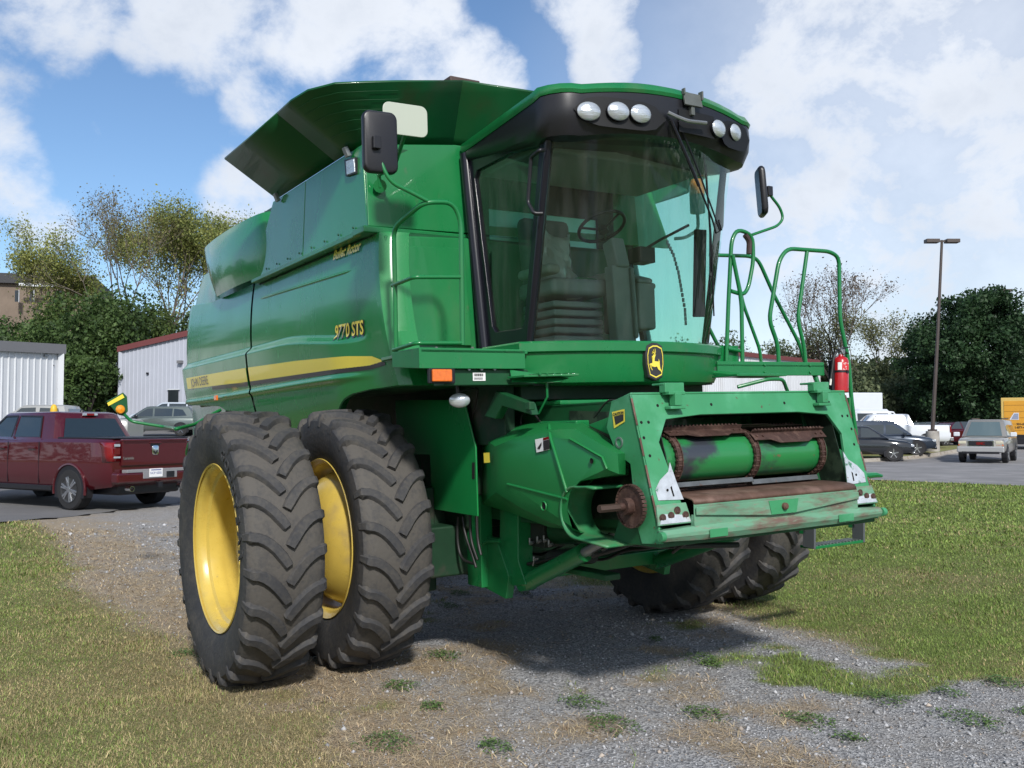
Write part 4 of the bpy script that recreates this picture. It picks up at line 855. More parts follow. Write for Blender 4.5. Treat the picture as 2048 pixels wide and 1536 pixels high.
# seam ribs
m=MB(); m.tube([up((1098,850),-.93),up((1100,872),-1.03),up((1134,985),-1.035)],.010,8); m.tube([up((1015,968),-1.03),up((1134,998),-1.035)],.008,6); m.tube([up((1140,878),-1.03),up((1205,915),-1.03),up((1214,938),-1.03)],.008,6); m.build('cover_rib',gflat,cov,split=True,smooth=60)
m=MB(); p=U(1184,922,y=-1.036); m.lathe([(0,.0),(0,.014),(-.004,.016)],tuple(p),'y',16); p=U(1088,1012,y=-1.036); m.lathe([(0,.0),(0,.022)],tuple(p),'y',16); m.build('cover_hole',hol,cov)
m=MB(); p=U(1088,1012,y=-1.038); m.lathe([(0,.022),(-.006,.026),(0,.03)],tuple(p),'y',20); m.build('hole_rim',gflat,cov)
decal_quad('yellow_sticker',((967,906),(979,905),(980,925),(968,926)),decal,cov,y=-1.0)
ws=decal_quad('warning_sticker',((1070,879),(1098,873),(1099,899),(1073,905)),paper,cov,y=-1.038)
decal_quad('sticker_header',((1086,876),(1097,873),(1098,878),(1086,881)),redl,ws,y=-1.040)
decal_quad('sticker_text_block',((1086,882),(1098,879),(1099,898),(1087,901)),decalb,ws,y=-1.040)
decal_quad('sticker_symbol',((1074,897),(1083,884),(1083,890),(1079,899)),decalb,ws,y=-1.040)
# trough guard around the sprocket
cx,cz=float(U(1185,1020,y=-.9)[0])+.02,1.185
P=[]
for k,a in enumerate(np.linspace(rad(80),rad(262),16)):
    rr=.150; P.append([(cx+.02*0+rr*math.cos(a)*1.0,y,cz+rr*math.sin(a)) for y in (-1.04,-1.01,-.96,-.89,-.82)])
top=[[(p[0]+.16,p[1],p[2]-.00) for p in P[0]],[(p[0]+.08,p[1],p[2]+.005) for p in P[0]]]
bot=[[(p[0]+.10,p[1],p[2]-.006) for p in P[-1]],[(p[0]+.26,p[1]*.97,p[2]-.03) for p in P[-1]]]
m=MB(); m.grid(top+P+bot); m.build('sprocket_guard',mat('dusty_green_plastic',(.03,.20,.075),.45,c2=(.10,.16,.08),c2s=7,c2t=(.45,.75),var=.12),cov,solid=.012,smooth=60)
sc_=U(1264,1012,y=-.91)
m=MB(); NT=34; rs_=[]
for k in range(NT*2): a=math.pi*k/NT; rr=.118 if k%2 else .104; rs_.append((rr*math.cos(a),rr*math.sin(a)))
m.prism([(sc_[0]+a,-.925,sc_[2]+b) for a,b in rs_],(0,.014,0)); m.cyl((sc_[0],-.97,sc_[2]),(sc_[0],-.90,sc_[2]),.045,20); m.cyl((sc_[0],-1.0,sc_[2]),(sc_[0],-.7,sc_[2]),.021,16); m.build('drive_sprocket',rustd,CB,smooth=30)
m=MB(); m.cyl((sc_[0],-1.13,sc_[2]),(sc_[0],-.97,sc_[2]),.021,6); m.build('hex_shaft',mat('brown_shaft',(.085,.055,.042),.5,metal=.4),CB)
m=MB()
for k in range(34): a=2*math.pi*(k+.5)/34; m.box((sc_[0]+.113*math.cos(a),-.918,sc_[2]+.113*math.sin(a)),(.008,.028,.016),rot=(0,-a,0))
m.build('roller_chain',rustd,CB)
# ---- left-hand operator platform and rails
m=MB(); m.prism([(1.46,.80,1.995),(1.46,1.95,1.995),(1.46,1.95,2.10),(1.46,.80,2.10)],(-.015,0,0)); m.prism([(.5,.8,2.06),(1.46,.8,2.06),(1.46,1.95,2.06),(.5,1.95,2.06)],(0,0,.02))
for y in (1.28,1.78):
    for z in (2.02,2.075): m.cyl((1.46,y,z),(1.472,y,z),.011,8)
m.build('operator_platform',green,CB,bevel=.004)
m=MB(); m.bb((1.25,.8,2.10),(1.40,1.08,2.22)); m.build('platform_step_box',green,CB,bevel=.004)
m=MB(); m.tube([(1.35,.72,2.03),(1.62,.85,1.985),(1.62,1.25,1.985)],.02,6); m.bb((1.50,.7,1.975),(1.75,1.2,1.99)); m.tube([(1.7,.75,1.9),(1.8,.95,1.95),(1.8,1.1,1.95),(1.75,1.2,1.86)],.014,8,round_=.04); m.build('lower_step',green,CB,bevel=.003)
def pp_(L,y=None,x=None,z=None):
    return [tuple(U(*p,y=y)) if y is not None else tuple(U(*p,x=x)) for p in L]
m=MB(); m.tube(pp_([(1452,735),(1457,600),(1463,480),(1475,458),(1505,470),(1507,520),(1497,575),(1487,590),(1462,582)],x=1.42),.0155,10,round_=.07)
m.tube(pp_([(1465,510),(1483,600),(1485,735)],x=1.44),.0155,10,round_=.1); m.tube(pp_([(1455,697),(1486,703)],x=1.43),.013,8); hr=m.build('handrail',green,CB,smooth=60)
m=MB(); m.tube(pp_([(1490,470),(1499,482),(1498,508)],x=1.42),.021,8,round_=.03); m.build('rubber_grip',mat('brown_grip',(.05,.03,.03),.6),hr)
m=MB(); m.tube(pp_([(1420,510),(1500,512),(1517,520),(1548,590),(1600,690),(1615,745)],x=.95),.0155,10,round_=.08); m.tube(pp_([(1415,650),(1448,715)],x=.95),.015,8)
m.tube(pp_([(1466,515),(1487,610),(1520,700),(1524,745)],x=.95),.014,8,round_=.06); m.build('handrail',green,CB,smooth=60)
m=MB(); m.tube(pp_([(1558,745),(1556,690),(1538,640),(1558,520),(1575,497),(1660,503),(1678,515),(1680,640),(1697,720),(1703,800),(1712,870)],x=1.44),.0165,10,round_=.07)
m.tube(pp_([(1614,503),(1595,640),(1608,690),(1613,745)],x=1.44),.0155,10,round_=.08); m.build('handrail',green,CB,smooth=60)
m=MB(); m.tube(pp_([(1503,470),(1555,452),(1567,437),(1560,415),(1540,390),(1538,383)],x=1.42),.011,8,round_=.05); m.build('mirror_arm',green,CB,smooth=60)
mc=U(1524,384,x=1.42); mz=plate('side_mirror',mc,(-.80,.60,.0),(.0,-.06,1),.21,.375,.045,.05,black,CB,rings=[(.92,-.03),(1,-.015),(1,.005),(.94,.018),(.85,.022)])
m=MB(); m.box(U(1536,383,x=1.42),(.06,.05,.075)); m.build('mirror_bracket',black,mz,bevel=.005)
m=MB(); m.tube([(1.40,1.86,2.10),(1.55,1.96,1.5),(1.58,2.0,1.1)],.02,8); m.build('ladder_rail',green,CB)
# boarding ladder
m=MB()
lp=[tuple(U(*p,y=1.95)) for p in ((1704,1030),(1727,1030),(1727,1085),(1704,1080))]; m.prism(lp,(0,.02,0)); m.prism([(q[0]-.0,q[1]-.55,q[2]) for q in lp],(0,.02,0)); m.build('ladder_side_plate',mat('grey_ladder_plate',(.10,.11,.12),.5),CB,bevel=.003,split=True); m=MB()
l0=U(1715,1083,y=1.95); m.box((l0[0]-.02,1.69,l0[2]+.005),(.14,.55,.02)); m.box((l0[0]-.02,1.69,l0[2]+.33),(.14,.55,.02)); m.box((l0[0]-.05,1.96,l0[2]+.6),(.06,.02,1.0)); m.box((l0[0]-.05,1.41,l0[2]+.6),(.06,.02,1.0)); ld=m.build('boarding_ladder',green,CB,bevel=.003)
m=MB()
for k in range(14): m.box((l0[0]-.02,1.45+k*.037,l0[2]+.018),(.12,.012,.008))
m.build('ladder_tread',steel,ld)
# rear extremity marker on swing arm
m=MB(); m.tube([tuple(U(440,820,y=-1.7)),tuple(U(392,848,y=-2.0)),tuple(U(352,858,y=-2.25)),tuple(U(330,854,x=-4.6)),tuple(U(262,843,x=-4.75)),tuple(U(248,828,x=-4.75))],.017,8,round_=.06); m.build('marker_arm',green,CB,smooth=60)
m=MB(); m.prism([tuple(U(*p,x=-4.75)) for p in ((213,803),(246,785),(254,793),(256,822),(248,832),(238,830))],(-.02,0,0)); mk=m.build('extremity_marker',mat('marker_green',(.01,.09,.03),.4),CB,bevel=.002)
m=MB(); m.prism([tuple(U(*p,x=-4.745)) for p in ((214,806),(245,788),(249,795),(217,812))],(.002,0,0)); m.build('marker_stripe',decal,mk)
m=MB(); p=U(241,819,x=-4.73); m.lathe([(-.03,.045),(0,.05),(.02,.04),(.03,.0)],tuple(p),'x',20); m.build('amber_lens',mat('bright_amber_lens',(.85,.30,.02),.25,coat=.5,var=.2,vscale=30),mk)
m=MB(); m.tube([tuple(U(398,868,y=-1.75)),tuple(U(378,885,y=-1.9)),tuple(U(372,905,y=-1.9)),tuple(U(378,925,y=-1.85))],.012,8,round_=.05); m.build('rear_rail',green,CB)
m=MB(); p=U(432,796,y=-1.60); m.box(p,(.09,.02,.05)); m.build('side_marker_light',amber,CB,bevel=.006)
m=MB()
for px in (800,872,944): p=U(px,697,x=.79); m.cyl(tuple(p),tuple(p+np.array([.01,0,0])),.012,8)
m.build('bolt',steel,CB,split=True)
for (xx,zz) in ((.70,2.92),(.60,2.93)): pass
m=MB()
for k in range(9): m.cyl((-1.75+k*.27,-1.566,3.075),(-1.75+k*.27,-1.574,3.075),.009,6)
m.build('tank_panel_bolt',gdark,CB,split=True)
m=MB()
for px in (937,962,988): p=U(px,738,x=1.43); m.cyl(tuple(p),tuple(p+np.array([.012,0,0])),.010,8)
m.build('beam_bolt',steel,CB,split=True)
m=MB(); m.tube([(1.30,-1.26,1.90),(1.25,-1.1,1.93),(1.0,-.95,1.90),(.8,-.9,1.7)],.006,6,round_=.1); m.tube([tuple(U(1045,870,y=-.75)),tuple(U(1040,830,y=-.75)),tuple(U(1060,815,y=-.75)),tuple(U(1085,850,y=-.75))],.007,6,round_=.1); m.tube([tuple(U(1188,835,y=-.80)),tuple(U(1215,800,y=-.80)),tuple(U(1235,800,y=-.80))],.006,6,round_=.05); m.build('wiring',rubber,CB,split=True)
m=MB(); m.prism([tuple(U(*p,y=-.80)) for p in ((1175,850),(1215,835),(1265,835),(1290,900),(1262,905),(1240,880))],(0,.015,0)); m.build('side_bracket',green,CB,bevel=.004)
m=MB(); p=U(1243,885,y=-.86); m.lathe([(0,.032),(-.02,.032),(-.02,.022),(0,.022)],tuple(p),'y',20,close=True); m.cyl(tuple(p),tuple(p+np.array([0,.02,0])),.022,16); m.build('pivot_ring',steel,CB)
# chain hanging by the door
m=MB(); pts=[U(x,y,x=1.3) for x,y in ((1335,485),(1347,510),(1357,545),(1363,580),(1370,620),(1372,655))]
for i in range(len(pts)-1):
    for t in np.linspace(0,1,5)[:-1]: p=pts[i]*(1-t)+pts[i+1]*t; m.box(p,(.008,.018,.03),rot=(0,0,(t*8)%2))
m.build('safety_chain',steel,CB)
# ================================================================== fire extinguisher (hangs on the far rail)
FE=bpy.data.objects.new('fire_extinguisher',None); COL.objects.link(FE)
ec=U(1681,785,x=1.50); Mx=CB.matrix_world@Matrix.Translation(Vector(ec)); FE.matrix_world=Mx@Matrix.Rotation(rad(-4),4,'X')
tag(FE,'red fire extinguisher strapped to the green rail at the far front corner of the combine','fire extinguisher')
m=MB(); m.lathe([(0,0),(0,.055),(.006,.062),(.25,.062),(.275,.05),(.288,.022),(.305,.018),(.305,0)],(0,0,0),'z',28); m.build('cylinder',redcyl,FE,smooth=40)
m=MB(); m.lathe([(.175,.0625),(.235,.0625)],(0,0,0),'z',28,a0=rad(-40),a1=rad(80)); m.build('label',mat('extinguisher_label',(.60,.03,.04),.4,c2=(.7,.6,.6),c2s=60,c2t=(.55,.6)),FE)
m=MB(); m.lathe([(.175,.0627),(.235,.0627)],(0,0,0),'z',20,a0=rad(-70),a1=rad(-42)); m.build('label_strip',paper,FE)
m=MB(); m.lathe([(.155,.064),(.172,.064)],(0,0,0),'z',28); m.box((.066,.0,.163),(.006,.02,.024)); m.box((-.03,.075,.163),(.03,.03,.03)); m.build('strap',black,FE)
m=MB(); m.cyl((0,0,.30),(0,0,.325),.02); m.box((0,-.0,.335),(.05,.05,.02)); m.cyl((.02,.0,.32),(.03,.0,.32),.018); m.build('valve',steel,FE,bevel=.003)
m=MB(); m.box((.0,.02,.352),(.03,.12,.010),rot=(.25,0,0)); m.box((.0,.04,.33),(.025,.09,.008),rot=(-.3,0,0)); m.build('lever',black,FE,bevel=.002)
m=MB(); m.tube([(0,-.01,.325),(0,-.05,.325),(0,-.085,.27),(0,-.10,.17),(0,-.115,.1)],.010,8,round_=.05); m.build('hose',rubber,FE,smooth=60)
m=MB(); m.cyl((0,-.115,.1),(0,-.122,.05),.009,8); m.build('nozzle',white,FE)
m=MB(); m.box((-.03,-.062,.12),(.05,.045,.27)); m.build('wall_bracket',black,FE,bevel=.01)
# ================================================================== TERRAIN
def dr(x,y): q0=x-CAMP[0]; q1=y-CAMP[1]; return q0*H2[0]+q1*H2[1], q0*RT2[0]+q1*RT2[1]
def gz(x,y):
    x=np.asarray(x,float); y=np.asarray(y,float); d,r=dr(x,y); dd=np.maximum(d,1)
    f=1-sst(np.hypot(x-.5,y),6.5,13); z=(MO[2]+MT[2,0]*x+MT[2,1]*y)*f
    z=z+sst(-r/dd,.05,.28)*1.1*np.clip((d-22)/28,0,1.25)*(d>0)+sst(r/dd,.05,.3)*.33*sst(d,45,53)
    return z
EDGE=np.array([[-9.0,-9.5],[-12.33,-2.74],[-13.4,-.93],[-15.5,1.3],[-20,5.5],[-30,12],[-48,24]])
def asph_left(x,y):  # signed: >0 inside
    xe=np.interp(y,EDGE[:,1],EDGE[:,0]); return xe-x
ROADN=(-12.74,20.95); ROADD=np.array([4.15,1.16]); ROADD=ROADD/np.linalg.norm(ROADD); ROADO=np.array([-ROADD[1],ROADD[0]])
def road_t(x,y): return (x-ROADN[0])*ROADO[0]+(y-ROADN[1])*ROADO[1]
def road_in(x,y): return road_t(x,y)
def isl(x,y):   # grass island with the lamp post : signed distance >0 inside
    d,r=dr(x,y); return np.minimum(np.minimum(d-(44.2+(r-16.5)*.9+np.clip(r-21,0,9)**2*.06),51.3+(r-16)*.15-d),np.minimum(r-9.5,26.5-r))
xs=np.concatenate([-np.geomspace(900,24,36),np.arange(-23,-9,.4),np.arange(-9,6.5,.09),np.arange(6.5,12,.5),np.geomspace(12.5,400,22)])
ys=np.concatenate([-np.geomspace(400,9,24),np.arange(-8.5,-5,.3),np.arange(-5,7,.09),np.arange(7,60,.8),np.geomspace(61,900,30)])
XX,YY=np.meshgrid(xs,ys,indexing='ij'); ZZ=gz(XX,YY)
nearm=(1-sst(np.hypot(XX-1,YY),9,14))
ZZ=ZZ+nearm*(.035*fbm(XX,YY,1.1,4)+.02*fbm(XX,YY,5,3)) - .06*(asph_left(XX,YY)>.12) -.06*(road_in(XX,YY)>.25)
# zone weights
def zones(x,y):
    n=fbm(x,y,.55,4); n2=fbm(x+40,y-17,1.9,4); n3=fbm(x-9,y+23,.9,5)
    lim=-2.45+.9*n+.25*n2+.35*sst(-x,4.5,7.5)
    gl_=sst(lim-y,-.22,.22)*(1-.0*x)
    rl=1.95+.6*n+.7*n2-.25*sst(x,1,4)+1.2*sst(-x,2,7)
    gr=sst(y-rl,-.25,.25)
    patch=sst(n3,.13,.19)*sst(x,-3,0)*(y<2.2)*(y>-2.4)
    g=np.clip(gl_+gr+patch*.9,0,1)
    # bare gravel lane; straw on either side of it
    cen=sst(y,-1.75+1.2*n+.9*n2-.25*sst(x,0,2.5),-.85+1.2*n+.9*n2-.25*sst(x,0,2.5))*(1-sst(y,1.5+.8*n,2.2+.8*n))
    far=sst(-x,5,8); cen=np.maximum(cen*(1-far),far*sst(y,-1.9+1.1*n2,-.6+1.1*n2)*.8)
    straw_in=sst(n2+.7*n,.06,.24)*.8
    gv=np.clip(cen-straw_in,0,1)*(1-g)
    st=np.clip(1-g-gv,0,1)
    # left lawn is half dried out near the front; right lawn is greener
    dry=np.where(y<0,.36+.9*n+.5*n2+.15*sst(x,-3,1.5),.16+.9*n+.5*n2-.10*sst(y,3,8))
    dry=np.clip(dry+.35*sst(np.abs(np.where(y<0,lim-y,y-rl)),1.0,0),0,1)
    return g,gv,st,np.clip(dry,0,1)
g_,v_,s_,d_=zones(XX,YY)
ni,nj=XX.shape; idx=np.arange(ni*nj).reshape(ni,nj); Fq=np.stack([idx[:-1,:-1],idx[1:,:-1],idx[1:,1:],idx[:-1,1:]],-1).reshape(-1,4)
def ground_mat():
    m=bpy.data.materials.new('grass_straw_and_gravel'); m.use_nodes=True; nt=m.node_tree; N=nt.nodes; L=nt.links; b=N['Principled BSDF']; b.inputs['Roughness'].default_value=.95; b.inputs['Specular IOR Level'].default_value=.15
    ge=N.new('ShaderNodeNewGeometry'); P=ge.outputs['Position']
    at=N.new('ShaderNodeVertexColor'); at.layer_name='Col'; sp=N.new('ShaderNodeSeparateColor'); L.new(at.outputs[0],sp.inputs[0])
    def noi(s,d=6,r=.65): n=N.new('ShaderNodeTexNoise'); n.inputs['Scale'].default_value=s; n.inputs['Detail'].default_value=d; n.inputs['Roughness'].default_value=r; L.new(P,n.inputs['Vector']); return n.outputs[0]
    def ramp(src,*st):
        r=N.new('ShaderNodeValToRGB'); L.new(src,r.inputs[0]); e=r.color_ramp.elements
        while len(e)<len(st): e.new(.5)
        for k,(p,c) in enumerate(st): e[k].position=p; e[k].color=(*c,1)
        return r.outputs[0]
    def mix(f,a,b_,mode='MIX'):
        x=N.new('ShaderNodeMix'); x.data_type='RGBA'; x.blend_type=mode; 
        if hasattr(f,'links'): L.new(f,x.inputs[0])
        else: x.inputs[0].default_value=f
        L.new(a,x.inputs[6]); L.new(b_,x.inputs[7]); return x.outputs[2]
    fine=noi(55,8,.75); mid=noi(9,6); big=noi(1.1,5)
    grass=ramp(fine,(.30,(.055,.075,.02)),(.52,(.13,.17,.045)),(.72,(.24,.27,.09)))
    dryg=ramp(fine,(.30,(.10,.085,.04)),(.52,(.23,.19,.10)),(.72,(.40,.34,.20)))
    vo=N.new('ShaderNodeTexVoronoi'); vo.inputs['Scale'].default_value=75; L.new(P,vo.inputs['Vector'])
    hs=N.new('ShaderNodeSeparateColor'); L.new(vo.outputs['Color'],hs.inputs[0])
    grav=ramp(hs.outputs[0],(.0,(.14,.14,.145)),(.5,(.29,.29,.295)),(1,(.46,.46,.46)))
    dirt=ramp(mid,(.38,(.22,.19,.16)),(.62,(.38,.345,.30)))
    grav=mix(ramp(noi(3.5,7,.7),(.45,(0,0,0)),(.68,(.55,.55,.55))),grav,dirt)
    straw=ramp(fine,(.28,(.16,.12,.085)),(.5,(.34,.27,.185)),(.72,(.56,.47,.33)))
    straw=mix(ramp(noi(4.2,6),(.42,(0,0,0)),(.64,(.7,.7,.7))),straw,dirt)
    G_=mix(sp.outputs[2],grass,dryg)
    # lerp by attribute with noise-broken edges
    c=mix(sp.outputs[0],straw,grav)
    gs=N.new('ShaderNodeMath'); gs.operation='ADD'; gs.use_clamp=True
    ns=N.new('ShaderNodeMath'); ns.operation='MULTIPLY_ADD'; L.new(mid,ns.inputs[0]); ns.inputs[1].default_value=1.2; ns.inputs[2].default_value=-.6
    L.new(sp.outputs[1],gs.inputs[0]); gm=N.new('ShaderNodeMath'); gm.operation='MULTIPLY'; L.new(ns.outputs[0],gm.inputs[0])
    k1=N.new('ShaderNodeMath'); k1.operation='MULTIPLY'; L.new(sp.outputs[1],k1.inputs[0]); k2=N.new('ShaderNodeMath'); k2.operation='SUBTRACT'; k2.inputs[0].default_value=1; L.new(sp.outputs[1],k2.inputs[1]); L.new(k2.outputs[0],k1.inputs[1]); k3=N.new('ShaderNodeMath'); k3.operation='MULTIPLY'; k3.inputs[1].default_value=4; L.new(k1.outputs[0],k3.inputs[0]); L.new(k3.outputs[0],gm.inputs[1]); L.new(gm.outputs[0],gs.inputs[1])
    c=mix(gs.outputs[0],c,G_)
    L.new(c,b.inputs['Base Color'])
    bp=N.new('ShaderNodeBump'); bp.inputs['Strength'].default_value=.7; bp.inputs['Distance'].default_value=.015
    ad=N.new('ShaderNodeMath'); ad.operation='ADD'; L.new(fine,ad.inputs[0]); L.new(vo.outputs['Distance'],ad.inputs[1]); L.new(ad.outputs[0],bp.inputs['Height']); L.new(bp.outputs[0],b.inputs['Normal'])
    return m
gcol=np.stack([v_/(np.maximum(v_+s_,1e-3)),g_,d_],-1).reshape(-1,3)
gro=fast('ground',np.stack([XX,YY,ZZ],-1).reshape(-1,3),Fq,ground_mat(),col=gcol,smooth=True); tag(gro,kind='structure')
# asphalt sheets
asph=mat('worn_asphalt',(.14,.137,.137),.9,var=.18,vscale=.5,bump=.35,bscale=90,c2=(.17,.165,.16),c2s=.8,c2t=(.45,.7),c3=(.22,.21,.20),c3s=70,c3t=(.62,.7),world=True)
asphl=mat('pale_asphalt',(.20,.195,.195),.9,var=.15,vscale=.4,bump=.3,bscale=70,c2=(.27,.26,.26),c2s=.7,c2t=(.4,.7),world=True)
def sheet(name,us,vs,fn,mt,off):
    P=np.array([[fn(u,v) for v in vs] for u in us]); Z=gz(P[...,0],P[...,1])+off; V=np.concatenate([P,Z[...,None]],-1).reshape(-1,3)
    a,b=len(us),len(vs); I=np.arange(a*b).reshape(a,b); Fq=np.stack([I[:-1,:-1],I[1:,:-1],I[1:,1:],I[:-1,1:]],-1).reshape(-1,4)
    return tag(fast(name,V,Fq,mt,smooth=True),kind='structure')
def lf(u,v):
    xe=np.interp(v,EDGE[:,1],EDGE[:,0])+.12*math.sin(v*3.1)+.08*math.sin(v*7.7+1)+.05*math.sin(v*17); return (xe-u,v)
sheet('parking_lot',np.concatenate([[0,.3,.8],np.arange(1.5,60,2.0),[80,120,200]]),np.concatenate([np.arange(-60,-10,5),np.arange(-9.5,12,.25),np.arange(12,70,2.),[90,120]]),lf,asph,.006)
def rf(u,v): p=np.array(ROADN)+ROADD*u+ROADO*(v+ (.10*math.sin(u*1.3)+.06*math.sin(u*3.7) if v<.5 else 0)); return (p[0],p[1])
sheet('road',np.concatenate([np.arange(-60,-20,4),np.arange(-20,30,.7),np.arange(30,90,5)]),np.concatenate([[0,.5],np.arange(1,60,1.0),[80,120]]),rf,asphl,.006)
# curbed grass island
curb_m=mat('old_concrete_curb',(.36,.33,.29),.9,var=.2,vscale=2,c2=(.25,.2,.15),c2s=3,c2t=(.5,.7),world=True)
def crv(off=0,n=40):
    P=[]
    for r in np.linspace(9,27,n): d=44.2+(r-16.5)*.9+max(0,r-21)**2*.06+off; q=CAMP[:2]+H2*d+RT2*r; P.append((q[0],q[1],float(gz(*q))))
    return P
m=MB(); A=crv(-.35); B=crv(0); C2=crv(.02)
P=[]
for a,b,c in zip(A,B,C2): P.append([(a[0],a[1],a[2]+.012),(b[0],b[1],b[2]+.03),(c[0],c[1],c[2]+.16),(c[0]+H2[0]*.16,c[1]+H2[1]*.16,c[2]+.16)])
m.grid(P); cb=m.build('curb',curb_m,smooth=30); tag(cb,kind='structure')
m=MB(); P=[]
for r in np.linspace(9,27,37):
    row=[]
    d0=44.4+(r-16.5)*.9+max(0,r-21)**2*.06
    for k in range(9): d=d0+k*.8; q=CAMP[:2]+H2*d+RT2*r; row.append((q[0],q[1],float(gz(*q))+.155-.015*k))
    P.append(row)
m.grid(P); io=m.build('grass_island',mat('island_grass',(.22,.20,.075),.95,var=.35,vscale=1.2,c2=(.14,.17,.05),c2s=1.2,c2t=(.45,.6),bump=.6,bscale=25,world=True)); tag(io,kind='structure')
# ================================================================== GRASS, STRAW, STONES (near field)
def scatter(n,dmin,dmax,fr=.62):
    u=RNG.random(n); d=dmin*(dmax/dmin)**u; r=(RNG.random(n)*2-1)*fr*d
    return CAMP[0]+H2[0]*d+RT2[0]*r, CAMP[1]+H2[1]*d+RT2[1]*r, d
def tirefree(x,y):
    # machine-frame footprint test
    xm=x-MO[0]; ym=y-MO[1]; k=np.zeros_like(x,bool)
    for ty in TY: k|=(np.abs(xm)<.22)&(np.abs(ym-ty)<.24)
    return ~k
def blades(name,n,dmin,dmax,sel,colf,hf,wid,lean,label=None,kindcat=None):
    x,y,d=scatter(n,dmin,dmax); w=sel(x,y); k=(RNG.random(n)<w)&tirefree(x,y); x,y,d=x[k],y[k],d[k]; n=len(x)
    z=gz(x,y)+(1-sst(np.hypot(x-1,y),9,14))*(.035*fbm(x,y,1.1,4)+.02*fbm(x,y,5,3))-.004
    h=hf(x,y,n)*np.maximum(1,(d/9)**.5); wd=wid*np.maximum(1,d/6.0)*(.6+.5*RNG.random(n)+1.2*(RNG.random(n)<.10))
    a=RNG.random(n)*2*np.pi; le=lean*(.4+RNG.random(n)); dx,dy=np.cos(a)*h*le,np.sin(a)*h*le; b=a+np.pi/2+RNG.normal(0,.5,n); px,py=np.cos(b)*wd/2,np.sin(b)*wd/2
    hz=h/np.sqrt(1+le**2)
    V=np.zeros((n,5,3)); V[:,0]=np.stack([x-px,y-py,z],1); V[:,1]=np.stack([x+px,y+py,z],1)
    V[:,2]=np.stack([x+dx*.4+px*.7,y+dy*.4+py*.7,z+hz*.65],1); V[:,3]=np.stack([x+dx*.4-px*.7,y+dy*.4-py*.7,z+hz*.65],1); V[:,4]=np.stack([x+dx,y+dy,z+hz*(1.0)],1)
    I=np.arange(n)[:,None]*5; Fc=np.concatenate([I+np.array([[0,1,2]]),I+np.array([[0,2,3]]),I+np.array([[3,2,4]])],0)
    c=colf(x,y,n); c=np.repeat(c,5,0)
    return fast(name,V.reshape(-1,3),Fc,blade_m,col=c)
blade_m=mat('grass_blade',(.1,.15,.04),.6,attr=True,spec=.25)
def lerp(a,b,t): return a+(b-a)*t
def gcolor(x,y,n):
    _,_,_,dr_=zones(x,y); t=(RNG.random(n)<(dr_*.85+.06))[:,None]; j=(.65+.7*RNG.random(n))[:,None]
    gc=np.array([.16,.24,.055])*lerp(.8,1.25,RNG.random((n,1)))+np.array([.05,.03,.01])*RNG.random((n,1)); dc=np.array([.36,.29,.15])
    m_=np.clip(.5+1.6*fbm(x,y,2.6,3),0,1)[:,None]; return np.where(t,dc,gc)*j*lerp(.78,1.15,m_)
def scolor(x,y,n):
    j=(.5+.9*RNG.random(n))[:,None]; t=RNG.random((n,1)); return lerp(np.array([.56,.46,.29]),np.array([.32,.22,.14]),t)*j
gh=lambda x,y,n:(.009+.019*RNG.random(n)**1.3+.05*np.clip(fbm(x,y,2.2,3)-.02,0,1)*RNG.random(n)*3+.03*(RNG.random(n)<.03))
o=blades('lawn_grass',460000,4.6,13,lambda x,y:zones(x,y)[0],gcolor,gh,.0033,.8); tag(o,'mown green and straw coloured lawn grass in front of the machine','grass',kind='stuff')
o=blades('far_lawn_grass',190000,12,31,lambda x,y:zones(x,y)[0]*(asph_left(x,y)<-.05)*(road_in(x,y)<0),gcolor,lambda x,y,n:(.02+.026*RNG.random(n)),.0045,.9); tag(o,'short green lawn stretching back to the road','grass',kind='stuff')
o=blades('dry_straw',210000,4.6,16,lambda x,y:zones(x,y)[2]*.9*(asph_left(x,y)<.0),scolor,lambda x,y,n:(.02+.035*RNG.random(n)),.0035,2.2); tag(o,'dead straw coloured grass lying flat beside the gravel','dry grass',kind='stuff')
def weeds(n=34):
    V=[];Fc=[];Cc=[]; k=0; tries=0
    while k<n and tries<4000:
        tries+=1; x,y,d=[float(q[0]) for q in scatter(1,4.9,10)]
        g,gv,st,_=[float(q) for q in zones(np.array([x]),np.array([y]))]
        if g>.5 and random.random()>.12 or not tirefree(np.array([x]),np.array([y]))[0]: continue
        k+=1; R0=random.uniform(.05,.17); nb=int(260*R0/.1); z0=float(gz(x,y))
        for _ in range(nb):
            a=random.random()*6.283; r=R0*math.sqrt(random.random())*random.uniform(.6,1.1); r*=.55+.9*float(vn(np.array([math.cos(a)*1.7+k*3.3]),np.array([math.sin(a)*1.7+k*7.1]))[0]); px,py=x+r*math.cos(a)*1.3,y+r*math.sin(a); h=random.uniform(.008,.04)*(1.2-r/R0*.7); s_=random.uniform(.006,.014); th=random.random()*6.28; ti=random.uniform(-.8,.8)
            u=Vector((math.cos(th),math.sin(th),ti*.5)).normalized()*s_; w=Vector((-math.sin(th),math.cos(th),random.uniform(-.6,.6))).normalized()*s_*.45; c=Vector((px,py,z0+h)); i=len(V)
            V+=[c-u,c+w,c+u,c-w]; Fc.append((i,i+1,i+2,i+3)); j=random.uniform(.6,1.3); col=(.09*j,.155*j,.045*j); Cc+=[col]*4
    return fast('weed_patches',np.array([tuple(v) for v in V]),np.array(Fc),blade_m,col=np.array(Cc))
tag(weeds(),'low dark green weed tufts growing through the gravel','weeds',kind='stuff')
